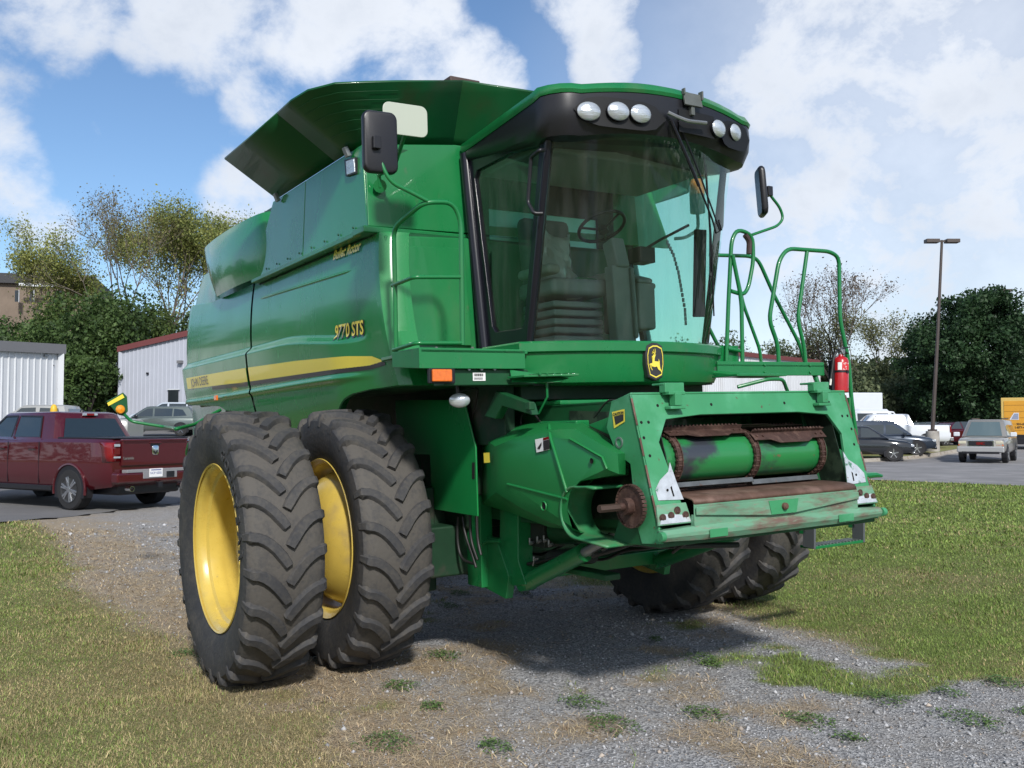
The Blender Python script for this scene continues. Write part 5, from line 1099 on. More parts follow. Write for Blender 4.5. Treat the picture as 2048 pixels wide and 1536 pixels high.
def stones(n=60000):
    x,y,d=scatter(n,4.6,17); w=zones(x,y); k=(RNG.random(n)<(w[1]*.95+w[2]*.22))&tirefree(x,y); x,y,d=x[k],y[k],d[k]; n=len(x)
    s=(.0035+.0065*RNG.random(n)**2.2+.012*(RNG.random(n)<.02))*np.maximum(1,d/6.5)
    z=gz(x,y)+(1-sst(np.hypot(x-1,y),9,14))*(.035*fbm(x,y,1.1,4)+.02*fbm(x,y,5,3))
    base=np.array([[1,0,0],[0,1,0],[-1,0,0],[0,-1,0],[0,0,.75],[0,0,-.6]],float); V=base[None]*(.6+.7*RNG.random((n,6,1)))*s[:,None,None]
    a=RNG.random(n)*6.283; ca,sa=np.cos(a)[:,None],np.sin(a)[:,None]; V=np.stack([V[...,0]*ca-V[...,1]*sa,V[...,0]*sa+V[...,1]*ca,V[...,2]+V[...,0]*RNG.normal(0,.3,(n,1))],-1); V+=np.stack([x,y,z+s*.25],1)[:,None]
    T=np.array([[0,1,4],[1,2,4],[2,3,4],[3,0,4],[1,0,5],[2,1,5],[3,2,5],[0,3,5]]); Fc=(np.arange(n)[:,None,None]*6+T[None]).reshape(-1,3)
    j=RNG.random((n,1)); c=lerp(np.array([.20,.20,.205]),np.array([.52,.52,.53]),j**1.5); c=np.where(RNG.random((n,1))<.15,c*np.array([1,.85,.7]),c)
    return fast('gravel',V.reshape(-1,3),Fc,mat('gravel_stone',(.3,.3,.3),.85,attr=True),col=np.repeat(c,6,0))
tag(stones(),'loose grey crushed stone gravel of the worn track under the machine','gravel',kind='stuff')
# ================================================================== TREES
def leafmat(name,c1,c2):
    m=bpy.data.materials.new(name); m.use_nodes=True; nt=m.node_tree; N=nt.nodes; L=nt.links; N.clear(); o=N.new('ShaderNodeOutputMaterial')
    a=N.new('ShaderNodeVertexColor'); a.layer_name='Col'; d=N.new('ShaderNodeBsdfPrincipled'); d.inputs['Roughness'].default_value=.55; d.inputs['Specular IOR Level'].default_value=.3; L.new(a.outputs[0],d.inputs['Base Color'])
    t=N.new('ShaderNodeBsdfTranslucent'); L.new(a.outputs[0],t.inputs[0]); x=N.new('ShaderNodeMixShader'); x.inputs[0].default_value=.28; L.new(d.outputs[0],x.inputs[1]); L.new(t.outputs[0],x.inputs[2]); L.new(x.outputs[0],o.inputs[0]); return m
leaf_m=leafmat('foliage',None,None)
bark=mat('tree_bark',(.12,.10,.085),.9,var=.3,vscale=3)
def leafcloud(name,P,size,c1,c2,parent=None,droop=0.,asp=.6):
    n=len(P); s=size*(.40+1.25*RNG.random(n)**1.6); u=RNG.normal(size=(n,3)); u/=np.linalg.norm(u,axis=1)[:,None]; v=RNG.normal(size=(n,3)); v-=u*(u*v).sum(1)[:,None]; v/=np.linalg.norm(v,axis=1)[:,None]
    u=u*s[:,None]; v=v*(s*asp)[:,None]; V=np.stack([P-u,P+v,P+u,P-v],1).reshape(-1,3); Fc=np.arange(n*4).reshape(-1,4)
    ph=P*.8; t=np.clip(.5+1.3*fbm(ph[:,0]+ph[:,2]*.7,ph[:,1]-ph[:,2]*.6,.9,3)+.25*RNG.normal(size=n),0,1)[:,None]
    c=lerp(np.array(c1),np.array(c2),t)*(.8+.4*RNG.random((n,1)))
    return fast(name,V,Fc,leaf_m,parent=parent,col=np.repeat(c,4,0))
def crown_pts(C0,R,n,clumps=26,shell=.75,lump=.34):
    C0=np.array(C0,float); R=np.array(R,float); out=[]
    k=RNG.normal(size=(clumps,3)); k/=np.linalg.norm(k,axis=1)[:,None]; k*=(shell*(.55+.45*RNG.random((clumps,1)))); rr=lump*(.7+.6*RNG.random(clumps))
    w=rr**2; w/=w.sum(); ch=RNG.choice(clumps,n,p=w); q=RNG.normal(size=(n,3)); q/=np.linalg.norm(q,axis=1)[:,None]; q*=(RNG.random((n,1))**.45)
    P=k[ch]+q*rr[ch][:,None]; return C0+P*R
def tree(name,base,H,R,crown_lo,n,size,c1,c2,label,group=None,clumps=30,shell=.75,lump=.34,trunk=.22,cat='tree'):
    b=np.array(base,float); b[2]=float(gz(b[0],b[1])) if b[2]==0 else b[2]
    t=empty(name,tuple(b),0,label,cat,group)
    zc=(crown_lo+H)/2; P=crown_pts((0,0,zc),(R,R,(H-crown_lo)/2),n,clumps,shell,lump)
    leafcloud('crown',P,size,c1,c2,t)
    m=MB(); m.tube([(0,0,-.2),(.1,0,crown_lo*.6),(0,.1,zc)],[trunk,trunk*.8,trunk*.3],7)
    for k in range(7):
        a=random.random()*6.28; r=R*random.uniform(.35,.7); m.tube([(0,0,crown_lo*.7+k*.1),(r*.5*math.cos(a),r*.5*math.sin(a),zc*.85),(r*math.cos(a),r*math.sin(a),zc+random.uniform(-.2,.4)*H*.3)],[trunk*.45,trunk*.25,trunk*.06],5)
    m.build('trunk',bark,t); return t
def bare_tree(name,base,H,spread,leafn,lsize,c1,c2,label,group=None,depth=6,trunk=.2,lean=0,fork=.32,seed=1):
    rnd=random.Random(seed); b=np.array(base,float); b[2]=float(gz(b[0],b[1])) if b[2]==0 else b[2]; t=empty(name,tuple(b),0,label,'tree',group)
    m=MB(); tips=[]
    def br(p,d,L_,r,k):
        pts=[p]; q=p
        for i in range(3): d=(d+Vector((rnd.gauss(0,.10),rnd.gauss(0,.10),rnd.gauss(0,.05)+.02))).normalized(); q=q+d*L_/3; pts.append(q)
        m.tube(pts,[r,r*.88,r*.76,r*.64],5 if k>3 else 3,cap=False)
        if k<=4: tips.extend(pts[1:])
        if k==0: return
        nb=3 if rnd.random()<.55 else 2
        for i in range(nb):
            a=rnd.random()*6.283; s=spread*rnd.uniform(.6,1.25); ax=d.orthogonal().normalized(); ax=Matrix.Rotation(a,3,d)@ax; nd_=(d*math.cos(s)+ax*math.sin(s)); nd_.z+=.12; nd_.normalize()
            br(q,nd_,L_*rnd.uniform(.68,.86),r*.62,k-1)
    d0=Vector((lean*RT2[0],lean*RT2[1],1)).normalized(); br(Vector((0,0,-.2)),d0,H*fork,trunk,depth)
    zm=max(v[2] for v in m.v); k=H/zm; m.v=[(v[0]*k,v[1]*k,v[2]*k) for v in m.v]; tips=[q*k for q in tips]
    m.build('trunk',bark,t)
    if leafn:
        T=np.array([tuple(q) for q in tips]); ch=RNG.integers(0,len(T),leafn); P=T[ch]+RNG.normal(0,.42,(leafn,3)); leafcloud('crown',P,lsize,c1,c2,t)
    return t
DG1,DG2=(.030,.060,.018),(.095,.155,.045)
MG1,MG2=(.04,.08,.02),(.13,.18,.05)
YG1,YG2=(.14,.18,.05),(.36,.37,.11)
# left background
for i,(px,d,top,R,n,ph) in enumerate(((-60,62,625,4.2,7000,'at the left edge of the photo beyond the grey-roofed shed'),(55,66,610,4.0,8000,'behind the white shed with the grey roof'),(150,72,545,4.0,8000,'growing against the brown building'),(225,64,575,3.6,8000,'between the two white metal sheds'),(300,78,590,3.8,7000,'rising behind the red-trimmed shed'),(385,80,600,3.6,5000,'just left of the combine rear'),(175,60,700,2.6,6000,'low and leafy by the gap between the sheds'))):
    b=WD(px,d); b[2]=float(gz(b[0],b[1])); H=ZD(top,d)-b[2]
    tree('broadleaf_tree',b,H,R,H*.08,int(n*2.2),.12,DG1 if i!=2 else MG1,DG2 if i not in (2,4) else MG2,'dense dark green tree '+ph,clumps=34,lump=.36,group='dense trees behind the sheds')
for i,(px,d,top,sp_,ln,ls,c1,c2,lab,le) in enumerate(((270,76,392,.42,4500,.075,(.12,.10,.05),(.22,.20,.09),'tall nearly bare tree leaning left above the dense trees',-.12),(310,80,405,.40,22000,.085,YG1,YG2,'tall thin tree with sparse yellow green leaves left of the combine',.02),(360,82,410,.36,26000,.085,YG1,YG2,'slender yellow green tree nearest the tank of the combine',.1),(425,84,425,.36,20000,.085,YG1,YG2,'sparse pale tree directly behind the combine engine cover',.06),(25,80,428,.42,24000,.085,YG1,YG2,'sparse yellow leaved tree at the far left edge',.1))):
    b=WD(px,d); b[2]=float(gz(b[0],b[1])); bare_tree('slender_tree',b,ZD(top,d)-b[2],sp_,ln,ls,c1,c2,lab,'sparse tall trees',depth=6,trunk=.2,lean=le,seed=i+3,fork=.30)
# right background
b=WD(1965,72); b[2]=float(gz(b[0],b[1])); H=ZD(573,72)-b[2]
tree('round_tree',b,H,6.4,-.2,120000,.115,(.012,.034,.014),(.045,.095,.035),'huge round dark green tree behind the parking lot at the right',clumps=420,shell=.96,lump=.13,trunk=.4)
b=WD(2075,75); b[2]=.33; tree('round_tree',b,ZD(625,75)-.33,4.5,.2,22000,.12,(.012,.034,.014),(.035,.08,.028),'second dark round tree cut off by the right edge of the photo',clumps=60,shell=.85,lump=.3,trunk=.3)
for i,(px,d,top,R,n) in enumerate(((1330,100,662,4.5,4500),(1450,98,660,4.5,5500),(1530,97,665,4.5,5500),(1610,92,672,4.2,6000),(1690,90,690,4.0,7000),(1762,84,712,4.0,7000),(1660,78,760,3.0,4500),(1735,76,745,3.0,5500),(1800,80,740,3.5,5000))):
    b=WD(px,d); b[2]=float(gz(b[0],b[1])); H=ZD(top,d)-b[2]; where=['seen behind the front of the feeder','behind the cab corner','behind the handrail next to the cab','behind the middle of the far handrail','right of the fire extinguisher','left of the huge round tree','low, just above the white truck','low, beside the lamp post trees','tucked under the huge round tree'][i]
    tree('bushy_tree',b,H,R,0,int(n*2),.14,(.07,.10,.05),(.16,.19,.095),'hazy green bushy tree '+where,'tree line beyond the parking lot',clumps=36,lump=.34)  # leaf greens paled and greyed to paint in distance haze
for i,(px,d,top,sp_,ln,c1,c2,lab,le) in enumerate(((1668,88,540,.42,5000,(.10,.08,.06),(.17,.13,.09),'tall nearly bare grey tree behind the far handrail',.0),(1745,86,622,.50,11000,(.09,.11,.04),(.20,.20,.09),'rounded half bare tree beside the huge dark tree',.02),(1625,90,660,.45,6000,(.10,.10,.05),(.20,.17,.09),'small sparse tree behind the right end of the platform',-.05))):
    b=WD(px,d); b[2]=float(gz(b[0],b[1])); bare_tree('bare_tree',b,ZD(top,d)-b[2],sp_,ln,.08,c1,c2,lab,None,depth=6,trunk=.24,lean=le,seed=i+21,fork=.27)
for i,(px,d,top,R,n) in enumerate(((-330,52,560,4.5,5000),(-620,50,520,5,5000),(-950,48,540,5,5000),(-1350,46,480,5.5,5000),(-1900,42,500,5,5000),(-2700,36,480,5,4000))):
    b=WD(px,d); b[2]=float(gz(b[0],b[1])); tree('broadleaf_tree',b,ZD(top,d)-b[2],R,.5,n,.28,DG1,DG2,'dark green tree outside the left edge of the photo, '+['nearest the edge','second from the edge','third from the edge','tall and fourth from the edge','fifth from the edge','farthest from the edge'][i],'trees mirrored in the side panels',clumps=30,lump=.36)
# far wood all round the horizon (also what the glossy panels mirror)
P=[]
for k in range(15000):
    a=random.random()*2*math.pi; R_=random.uniform(112,124) ; hh=6.0+3.5*(vn(np.array([a*9.]),np.array([.5]))[0])+2.2*vn(np.array([a*37.]),np.array([3.5]))[0]
    u=random.random()
    P.append((R_*math.cos(a)-8,R_*math.sin(a)+5,hh*u**.8))
lo=leafcloud('far_wood',np.array(P),.9,(.02,.04,.016),(.05,.075,.03)); tag(lo,'low dark wood along the horizon','wood',kind='stuff')
# ================================================================== BUILDINGS
def ribbed(name,mt,p0,p1,z0,zt0,zt1,parent,pitch=.31,out=(0,0)):
    # wall from p0 to p1 (xy), bottom z0, sloping top zt0->zt1, with trapezoid ribs facing 'out'
    p0=np.array(p0[:2]);p1=np.array(p1[:2]); L_=np.linalg.norm(p1-p0); u=(p1-p0)/L_; nrm=np.array([u[1],-u[0]]); 
    if nrm@(CAMP[:2]-p0)<0: nrm=-nrm
    n=int(L_/pitch); prof=[]
    for k in range(n):
        s=k*pitch; prof+= [(s,0),(s+.03,.035),(s+.07,.035),(s+.10,0)]
    prof.append((L_,0)); P=[]
    for s,o in prof:
        q=p0+u*s+nrm*o; P.append([(q[0],q[1],z0),(q[0],q[1],zt0+(zt1-zt0)*s/L_)])
    m=MB(); m.grid(P); return m.build(name,mt,parent,smooth=20,flip=False),u,nrm,L_
metal=mat('white_ribbed_metal',(.62,.64,.67),.45,var=.04,vscale=1,c2=(.5,.5,.5),c2s=.6,c2t=(.5,.8),stretch=(1,1,.3)); metal2=mat('pale_grey_ribbed_metal',(.42,.44,.50),.5,var=.04,vscale=1)
redtrim=mat('red_roof_trim',(.16,.045,.045),.5); greytrim=mat('grey_roof_trim',(.17,.17,.18),.5); darkwin=mat('dark_window',(.02,.025,.03),.1,coat=.5)
def shed(label,pl,dl,pr_,d2,ytl,ytr,mt,trim,tw,back=12,side=True):
    a=WD(pl,dl); b=WD(pr_,d2); za=ZD(ytl,dl); zb=ZD(ytr,d2); z0=min(float(gz(a[0],a[1])),float(gz(b[0],b[1])))-.3
    t=empty('metal_shed',((a[0]+b[0])/2,(a[1]+b[1])/2,z0),0,label,'building'); off=-np.array(t.location)
    A=a+off;B=b+off
    w,u,n_,L_=ribbed('wall',mt,A[:2],B[:2],0,za+off[2],zb+off[2],t)
    bk=-n_*back if n_@(CAMP[:2]-a[:2])>0 else n_*back
    nn=n_
    # recompute normal towards camera in world
    nn=np.array([u[1],-u[0]]); nn=nn if nn@(CAMP[:2]-a[:2])>0 else -nn; bk=-nn*back
    ribbed('wall',mt,B[:2],B[:2]+bk,0,zb+off[2],zb+off[2],t); ribbed('wall',mt,A[:2],A[:2]+bk,0,za+off[2],za+off[2],t)
    m=MB(); e=nn*.12; ov=u*.15
    c=[(*(A[:2]-ov+e),za+off[2]),(*(B[:2]+ov+e),zb+off[2]),(*(B[:2]+ov+bk),zb+off[2]+.3),(*(A[:2]-ov+bk),za+off[2]+.3)]
    m.prism(c,(0,0,.12)); m.build('roof',trim,t)
    m=MB(); m.prism([(*(A[:2]-ov+e),za+off[2]-tw),(*(B[:2]+ov+e),zb+off[2]-tw),(*(B[:2]+ov+e),zb+off[2]+.12),(*(A[:2]-ov+e),za+off[2]+.12)],(nn[0]*.06,nn[1]*.06,0)); m.build('roof_trim',trim,t)
    m=MB()
    for Q,zq in ((A,za+off[2]),(B,zb+off[2])): q=Q[:2]+nn*.05; m.box((q[0],q[1],(zq-tw)/2),(.22,.22,zq-tw))
    m.build('corner_trim',mt,t,split=True); return t,off,nn,u
t,off,nn,u=shed('white ribbed metal shed with a grey roof edge behind the red pickup',-420,30,118,40,665,694,metal,greytrim,.28)
def onwall(t,off,nn,px,d,py,w,h,name,mt,th=.08):
    q=WD(px,d)+off; z=ZD(py,d)+off[2]; ax=math.atan2(nn[1],nn[0]); m=MB(); m.box((q[0]+nn[0]*.08,q[1]+nn[1]*.08,z),(th,w,h),rot=(0,0,ax)); return m.build(name,mt,t,bevel=.01)
onwall(t,off,nn,86,39.3,711,.18,.10,'wall_light',steel,.15); onwall(t,off,nn,102,39.7,731,.05,.05,'wall_light',black)
t,off,nn,u=shed('pale grey ribbed shed with a sloping red roof edge left of the combine',240,60,480,57,697,640,metal2,redtrim,.22)
onwall(t,off,nn,348,58.6,804,.75,1.5,'window',darkwin,.05); onwall(t,off,nn,348,58.6,779,.9,.06,'window_frame',metal); onwall(t,off,nn,296,59.3,747,.15,.12,'wall_light',black,.12); onwall(t,off,nn,361,58.4,724,.3,.18,'wall_light',greytrim,.3)
t,off,nn,u=shed('long low white shed with a red roof edge seen through the far handrail',1385,58,1636,75,697,723,metal,redtrim,.18)
a=WD(-250,95); b=WD(185,100); t=empty('brick_building',(a[0],a[1],0),0,'tan brick building with a flat dark roof showing above the left trees','building')
def wallbox(a,b,z0,z1,dep,name,mt,parent,off=0.):
    a=np.array(a[:2]);b=np.array(b[:2]); u=(b-a)/np.linalg.norm(b-a); n_=np.array([u[1],-u[0]]); n_=n_ if n_@(CAMP[:2]-a)>0 else -n_; a=a+n_*off;b=b+n_*off
    lo=np.array(parent.location[:2]); P=[(*(a-lo),z0),(*(b-lo),z0),(*(b-n_*dep-lo),z0),(*(a-n_*dep-lo),z0)]; m=MB(); m.prism(P,(0,0,z1-z0)); return m.build(name,mt,parent)
wallbox(a,b,0,ZD(563,97),14,'wall',mat('tan_brick',(.20,.155,.12),.9,var=.2,vscale=.6,world=True),t)
wallbox(a,b,ZD(563,97),ZD(543,97),14,'roof',mat('dark_roof',(.05,.05,.055),.8),t,.5); wallbox(WD(35,97),WD(115,98),ZD(572,97),ZD(566,97),.3,'roof_fascia',metal,t,.6)
for px in (30,60,108,118,170): wallbox(WD(px-3,97),WD(px+4,97),ZD(603,97),ZD(580,97),.1,'window',darkwin,t,.2); wallbox(WD(px+5,97),WD(px+6,97),ZD(604,97),ZD(579,97),.1,'window_frame',metal,t,.25)
# ================================================================== LAMP POST, BOLLARD
lp_=WD(1864,49.5); lp_[2]=float(gz(lp_[0],lp_[1])); s_=1
t=empty('parking_lot_lamp',tuple(lp_),0,'tall brown double-headed lamp post on a concrete base in the grass island','street lamp')
topz=ZD(478,49.5)-lp_[2]; tx=(1892-1866)/F*49.5; zb=ZD(862,49.5)-lp_[2]
m=MB(); m.lathe([(0,.34),(zb,.32),(zb,0)],(0,0,0),'z',20); m.build('concrete_base',mat('rough_concrete',(.36,.34,.31),.9,var=.25,vscale=3,c2=(.22,.2,.18),c2s=2,c2t=(.5,.7)),t,bevel=.02)
brn=mat('brown_pole_paint',(.06,.045,.04),.5,var=.15,vscale=2)
m=MB(); m.tube([(0,0,zb),(tx*.5*RT2[0],tx*.5*RT2[1],topz*.52),(tx*RT2[0],tx*RT2[1],topz)],[.10,.085,.065],10); m.box((0,0,zb+.04),(.32,.32,.1)); m.build('pole',brn,t)
ax=math.atan2(RT2[1],RT2[0])
for s in (-1,1):
    m=MB(); m.box(((tx+s*.52)*RT2[0],(tx+s*.52)*RT2[1],topz-.05),(.68,.42,.19),rot=(0,0,ax)); hd=m.build('lamp_head',brn,t,bevel=.02)
    m=MB(); m.box(((tx+s*.13)*RT2[0],(tx+s*.13)*RT2[1],topz-.05),(.2,.08,.08),rot=(0,0,ax)); m.build('bracket_arm',brn,hd)
l2=WD(2016,92); l2[2]=.33; t=empty('parking_lot_lamp',tuple(l2),0,'far lamp head just showing over the top of the huge round tree','street lamp'); m=MB(); tz=ZD(580,92)-.33; m.tube([(0,0,0),(0,0,tz)],[.1,.08],8); m.build('pole',brn,t); m=MB(); m.box((0,0,tz),(1.0,.5,.25),rot=(0,0,ax)); m.build('lamp_head',brn,t,bevel=.03)
b=WD(108,24); b[2]=float(gz(b[0],b[1])); hz_=ZD(809,24)-b[2]; m=MB(); m.lathe([(0,.085),(hz_-.14,.085),(hz_-.05,.07),(hz_,.03),(hz_,0)],tuple(b),'z',20); o=m.build('bollard',mat('yellow_bollard_paint',(.75,.45,.03),.5,var=.1)); tag(o,'yellow round-topped bollard just over the red pickup roof','bollard')
pa=G(381,989)
m=MB(); q=np.array([-16.6,2.2]); m.box((q[0],q[1],float(gz(*q))+.014),(.12,3.2,.004),rot=(0,0,.9)); o=m.build('parking_line',paper); o['kind']='structure'
# ================================================================== VEHICLES
def rings_car(st):
    R_=[]
    for x,zb,zs,zc,hw in st:
        h=[(x,hw*.90,zb),(x,hw*.985,zb+.10),(x,hw,zb+(zs-zb)*.35),(x,hw*.995,zb+(zs-zb)*.62),(x,hw*.975,zs-.07),(x,hw*.90,zs),(x,hw*.55,zs+(zc-zs)*.7),(x,0,zc)]
        R_.append([(a,-b,c) for a,b,c in h]+[(a,b,c) for a,b,c in h[-2::-1]])
    return R_
def car(name,label,cat,loc,rz,paint,st,cab,wheels,wr,sc=1.,group=None,rimc=None,sw=[],ww=.24,nospoke=5,rimr=.62):
    t=empty(name,tuple(loc),rz,label,cat,group,sc)
    R_=rings_car(st); m=MB(); m.loft(R_); body=m.build('body',paint,t,smooth=40,bevel=0)
    x0,x1,r0,r1,hb,hr,zb,zr=cab   # base rear/front, roof rear/front
    def rr(xa,xb,h,z,k=.12):
        return [(xa+k*.5,-h,z),(xb-k,-h,z),(xb-k*.25,-h*.93,z),(xb,-h*.7,z),(xb+k*.2,0,z),(xb,h*.7,z),(xb-k*.25,h*.93,z),(xb-k,h,z),(xa+k*.5,h,z),(xa,h*.85,z),(xa,-h*.85,z)]
    L3=lambda a,b,t_: a+(b-a)*t_
    m=MB(); m.loft([rr(L3(x0,r0,t_),L3(x1,r1,t_),L3(hb,hr,t_),L3(zb,zr-.06,t_)) for t_ in (0,.5,1)]+[rr(r0+.04,r1-.06,hr*.96,zr-.025),rr(r0+.15,r1-.2,hr*.8,zr)]); m.build('cabin',paint,t,smooth=40)
    def yc(z): q=(z-zb)/(zr-.06-zb); return L3(hb,hr,q)
    for s in (-1,1):
        for w in sw:
            m=MB(); m.add([(x,s*(yc(z)+.006),z) for x,z in w],[tuple(range(len(w)))]); m.build('side_window',carglass,t)
    def end(xa,xb,zl,zh,wl,wh,sg,nm):
        q=lambda z:(z-zb)/(zr-.06-zb); e=.02*sg
        m=MB(); P=[]
        for z,w in ((zl,wl),(zh,wh)):
            x=L3(xa,xb,q(z)); P.append([(x+e+(.024*sg)*(1-abs(v)) if sg>0 else x+e,v*w,z) for v in (-1,-.8,-.4,0,.4,.8,1)])
        P[0]=[(p[0]-(.08*sg*max(0,abs(v)-.8) if sg>0 else 0),p[1],p[2]) for p,v in zip(P[0],(-1,-.8,-.4,0,.4,.8,1))]
        m.grid(P); return m.build(nm,carglass,t,smooth=60)
    end(x1,r1,zb+.04,zr-.11,hb*.80,hr*.78,1,'windshield'); end(x0,r0,zb+.04,zr-.14,hb*.80,hr*.80,-1,'rear_window')
    for (wx,) in [(w,) for w in wheels]:
        hw=np.interp(wx,[q[0] for q in st][::1] if st[0][0]<st[-1][0] else [q[0] for q in st][::-1],[q[4] for q in st] if st[0][0]<st[-1][0] else [q[4] for q in st][::-1])
        for s in (-1,1):
            m=MB(); a=[(wx+wr*1.16*math.cos(u_),s*(hw+.004),wr+wr*1.16*math.sin(u_)) for u_ in np.linspace(-.35,math.pi+.35,20)]; m.prism(a,(0,-s*.2,0)); m.build('wheel_arch',black,t)
            m=MB(); w0=hw-ww+.01; prof=[(0,wr*rimr),(0,wr*.93),(.03,wr),(ww-.03,wr),(ww,wr*.93),(ww,wr*rimr)]; prof=[(s*(w0+a_),r_) for a_,r_ in prof]; m.lathe(prof,(wx,0,wr),'y',32); wh_=m.build('wheel',mat('car_tire',(.018,.018,.02),.8),t,smooth=40)
            m=MB(); yy=s*(hw+.004); m.lathe([(yy+s*.002,0),(yy+s*.002,wr*rimr*.9),(yy+s*.014,wr*rimr*.97),(yy+s*.016,wr*rimr*1.04)],(wx,0,wr),'y',32); rm=m.build('rim',mat('dark_rim',(.03,.03,.032),.4),wh_,smooth=30)
            m=MB()
            for k in range(nospoke):
                u_=2*math.pi*k/nospoke+.3
                for dd in ((-.13,.13) if nospoke==6 else (0,)): m.box((wx+wr*rimr*.5*math.cos(u_+dd),yy+s*.006,wr+wr*rimr*.5*math.sin(u_+dd)),(wr*rimr*.98,.024,wr*.13 if dd==0 else wr*.10),rot=(0,-(u_+dd),0))
            m.cyl((wx,yy-s*.03,wr),(wx,yy+s*.02,wr),wr*.13,16); m.build('spokes',rimc or chrome,rm,bevel=.004)
    return t,body
def bx(t,name,c,d,mt,bevel=.01,rot=None): m=MB(); m.box(c,d,rot=rot); return m.build(name,mt,t,bevel=bevel)
maroon=mat('maroon_metallic_paint',(.085,.006,.011),.22,metal=.25,coat=1.,var=.05)
# red pickup (rear axle at x=0)
f_=np.array([-.89,-.455]); rc_=np.array([-14.82,-.46]); hd_=math.atan2(f_[1],f_[0])
st=[(-1.22,.55,1.36,1.37,.97),(-1.12,.48,1.40,1.41,1.01),(-.6,.42,1.41,1.42,1.03),(.6,.40,1.41,1.42,1.03),(2.9,.40,1.38,1.40,1.03),(3.3,.40,1.30,1.36,1.03),(4.2,.42,1.20,1.28,1.01),(4.6,.50,1.08,1.14,.93)]
t,body=car('pickup_truck','dark red crew cab pickup parked on the asphalt with its tailgate toward the combine','pickup truck',(rc_[0],rc_[1],float(gz(*rc_))+.006),hd_,maroon,st,(.62,3.25,.86,2.72,.94,.74,1.38,1.965),(0,3.67),.41,rimc=chrome,ww=.28,nospoke=6,
  sw=[[(2.12,1.44),(3.02,1.44),(2.78,1.72),(2.58,1.86),(2.16,1.87)],[(1.15,1.44),(2.02,1.44),(2.06,1.87),(1.32,1.85)]])
for o in list(body.parent.children):
    if o.name.startswith('rear_window'): rw=o
for s in (-1,1):
    for pts in ([(2.10,1.43),(2.14,1.89),(2.60,1.885),(3.05,1.45),(3.02,1.43),(2.57,1.85),(2.17,1.86),(2.13,1.43)],[(1.12,1.43),(1.30,1.88),(2.08,1.89),(2.04,1.86),(1.33,1.85),(1.15,1.43)]):
        m=MB(); zb,zr,hb,hr=1.38,1.905,.94,.74; m.prism([(x,s*(hb+(hr-hb)*(z-zb)/(zr-zb)+.007),z) for x,z in pts],(0,s*.012,0)); m.build('window_trim',black,t)
    for x in (1.25,2.3): bx(t,'door_handle',(x,s*1.035,1.22),(.24,.04,.045),maroon)
    for x in (1.02,2.08,3.15): bx(t,'door_seam',(x,s*1.026,.92),(.012,.012,.85),black,0)
    m=MB(); m.tube([(0+.50*math.cos(u_),s*1.035,.41+.50*math.sin(u_)) for u_ in np.linspace(-.2,math.pi+.2,18)],.028,6); m.build('fender_lip',maroon,t,smooth=60)
    bx(t,'side_mirror',(3.0,s*1.17,1.42),(.12,.22,.22),chrome,.03); bx(t,'rocker',(1.9,s*.98,.42),(2.6,.1,.10),black)
    m=MB(); m.prism([(-1.235,s*.80,.98),(-1.235,s*1.005,.98),(-1.16,s*1.03,1.0),(-1.0,s*1.036,1.0),(-1.05,s*1.034,1.33),(-1.235,s*.99,1.36),(-1.235,s*.80,1.36)],(0,0,0.0)) if False else None
    m=MB(); P=[]
    for z,dx in ((.98,0),(1.10,.0),(1.25,.01),(1.345,.03)): P.append([(-1.232+dx,s*.80,z),(-1.235+dx,s*.985,z),(-1.16+dx,s*1.028,z),(-.99+dx*3,s*1.036,z)])
    m.grid(P); tlm=m.build('tail_lamp',redl,t,solid=.01,smooth=50); bx(tlm,'reverse_lens',(-1.243,s*.885,1.29),(.012,.13,.05),lens,.003); bx(tlm,'reverse_lens',(-1.246,s*.885,1.06),(.012,.15,.035),lens,.003); bx(tlm,'lamp_frame',(-1.243,s*.885,1.175),(.008,.13,.12),mat('dark_red_lens',(.12,.01,.01),.2),.003)
    m=MB(); m.lathe([(-1.36,.055),(-1.20,.05),(-1.2,.045),(-1.36,.045),(-1.36,.055)],(0,s*.62,.44),'x',24); m.build('exhaust_tip',chrome,t,smooth=40)
bx(t,'tailgate',(-1.235,0,1.14),(.06,1.58,.50),maroon,.02); bx(t,'tailgate_top',(-1.24,0,1.385),(.08,1.60,.05),maroon,.02); bx(t,'tailgate_recess',(-1.262,0,1.345),(.02,1.5,.035),mat('maroon_shadow_gap',(.04,.004,.006),.4),.0)
bx(t,'tailgate_handle',(-1.275,0.02,1.335),(.03,.28,.04),maroon,.01); bx(t,'handle_pocket',(-1.262,0.02,1.285),(.012,.22,.05),black,.0)
bx(t,'bed_cover',(-.28,0,1.425),(1.75,1.80,.03),black,.01)
bx(t,'rear_bumper',(-1.30,0,.66),(.22,1.98,.20),maroon,.04); bx(t,'bumper_step',(-1.33,.0,.785),(.16,1.56,.06),mat('grey_step_pad',(.22,.22,.23),.6),.01); bx(t,'hitch_pocket',(-1.405,0,.70),(.03,.82,.14),mat('grey_step_pad',(.2,.2,.2),.6),.01); bx(t,'hitch_cover',(-1.42,-.24,.70),(.02,.20,.12),black,.02)
pl=bx(t,'license_plate',(-1.43,.12,.74),(.01,.32,.17),paper,.004)
blue=mat('plate_blue',(.10,.13,.32),.5)
text('plate_text','NCP 4Z05',blue,pl,.062,(-1.437,.262,.715),(0,-1,0),(0,0,1),ext=.001)
bx(pl,'plate_band',(-1.436,.12,.797),(.002,.24,.02),blue,0); bx(t,'under_body',(1.6,0,.42),(5.4,1.5,.22),black,.05); m=MB(); m.cyl((0,-.8,.41),(0,.8,.41),.06); m.cyl((0,-.14,.41),(0,.14,.41),.16,16); m.build('rear_axle',black,t); bx(t,'hitch',(-1.38,0,.50),(.1,.1,.1),black)
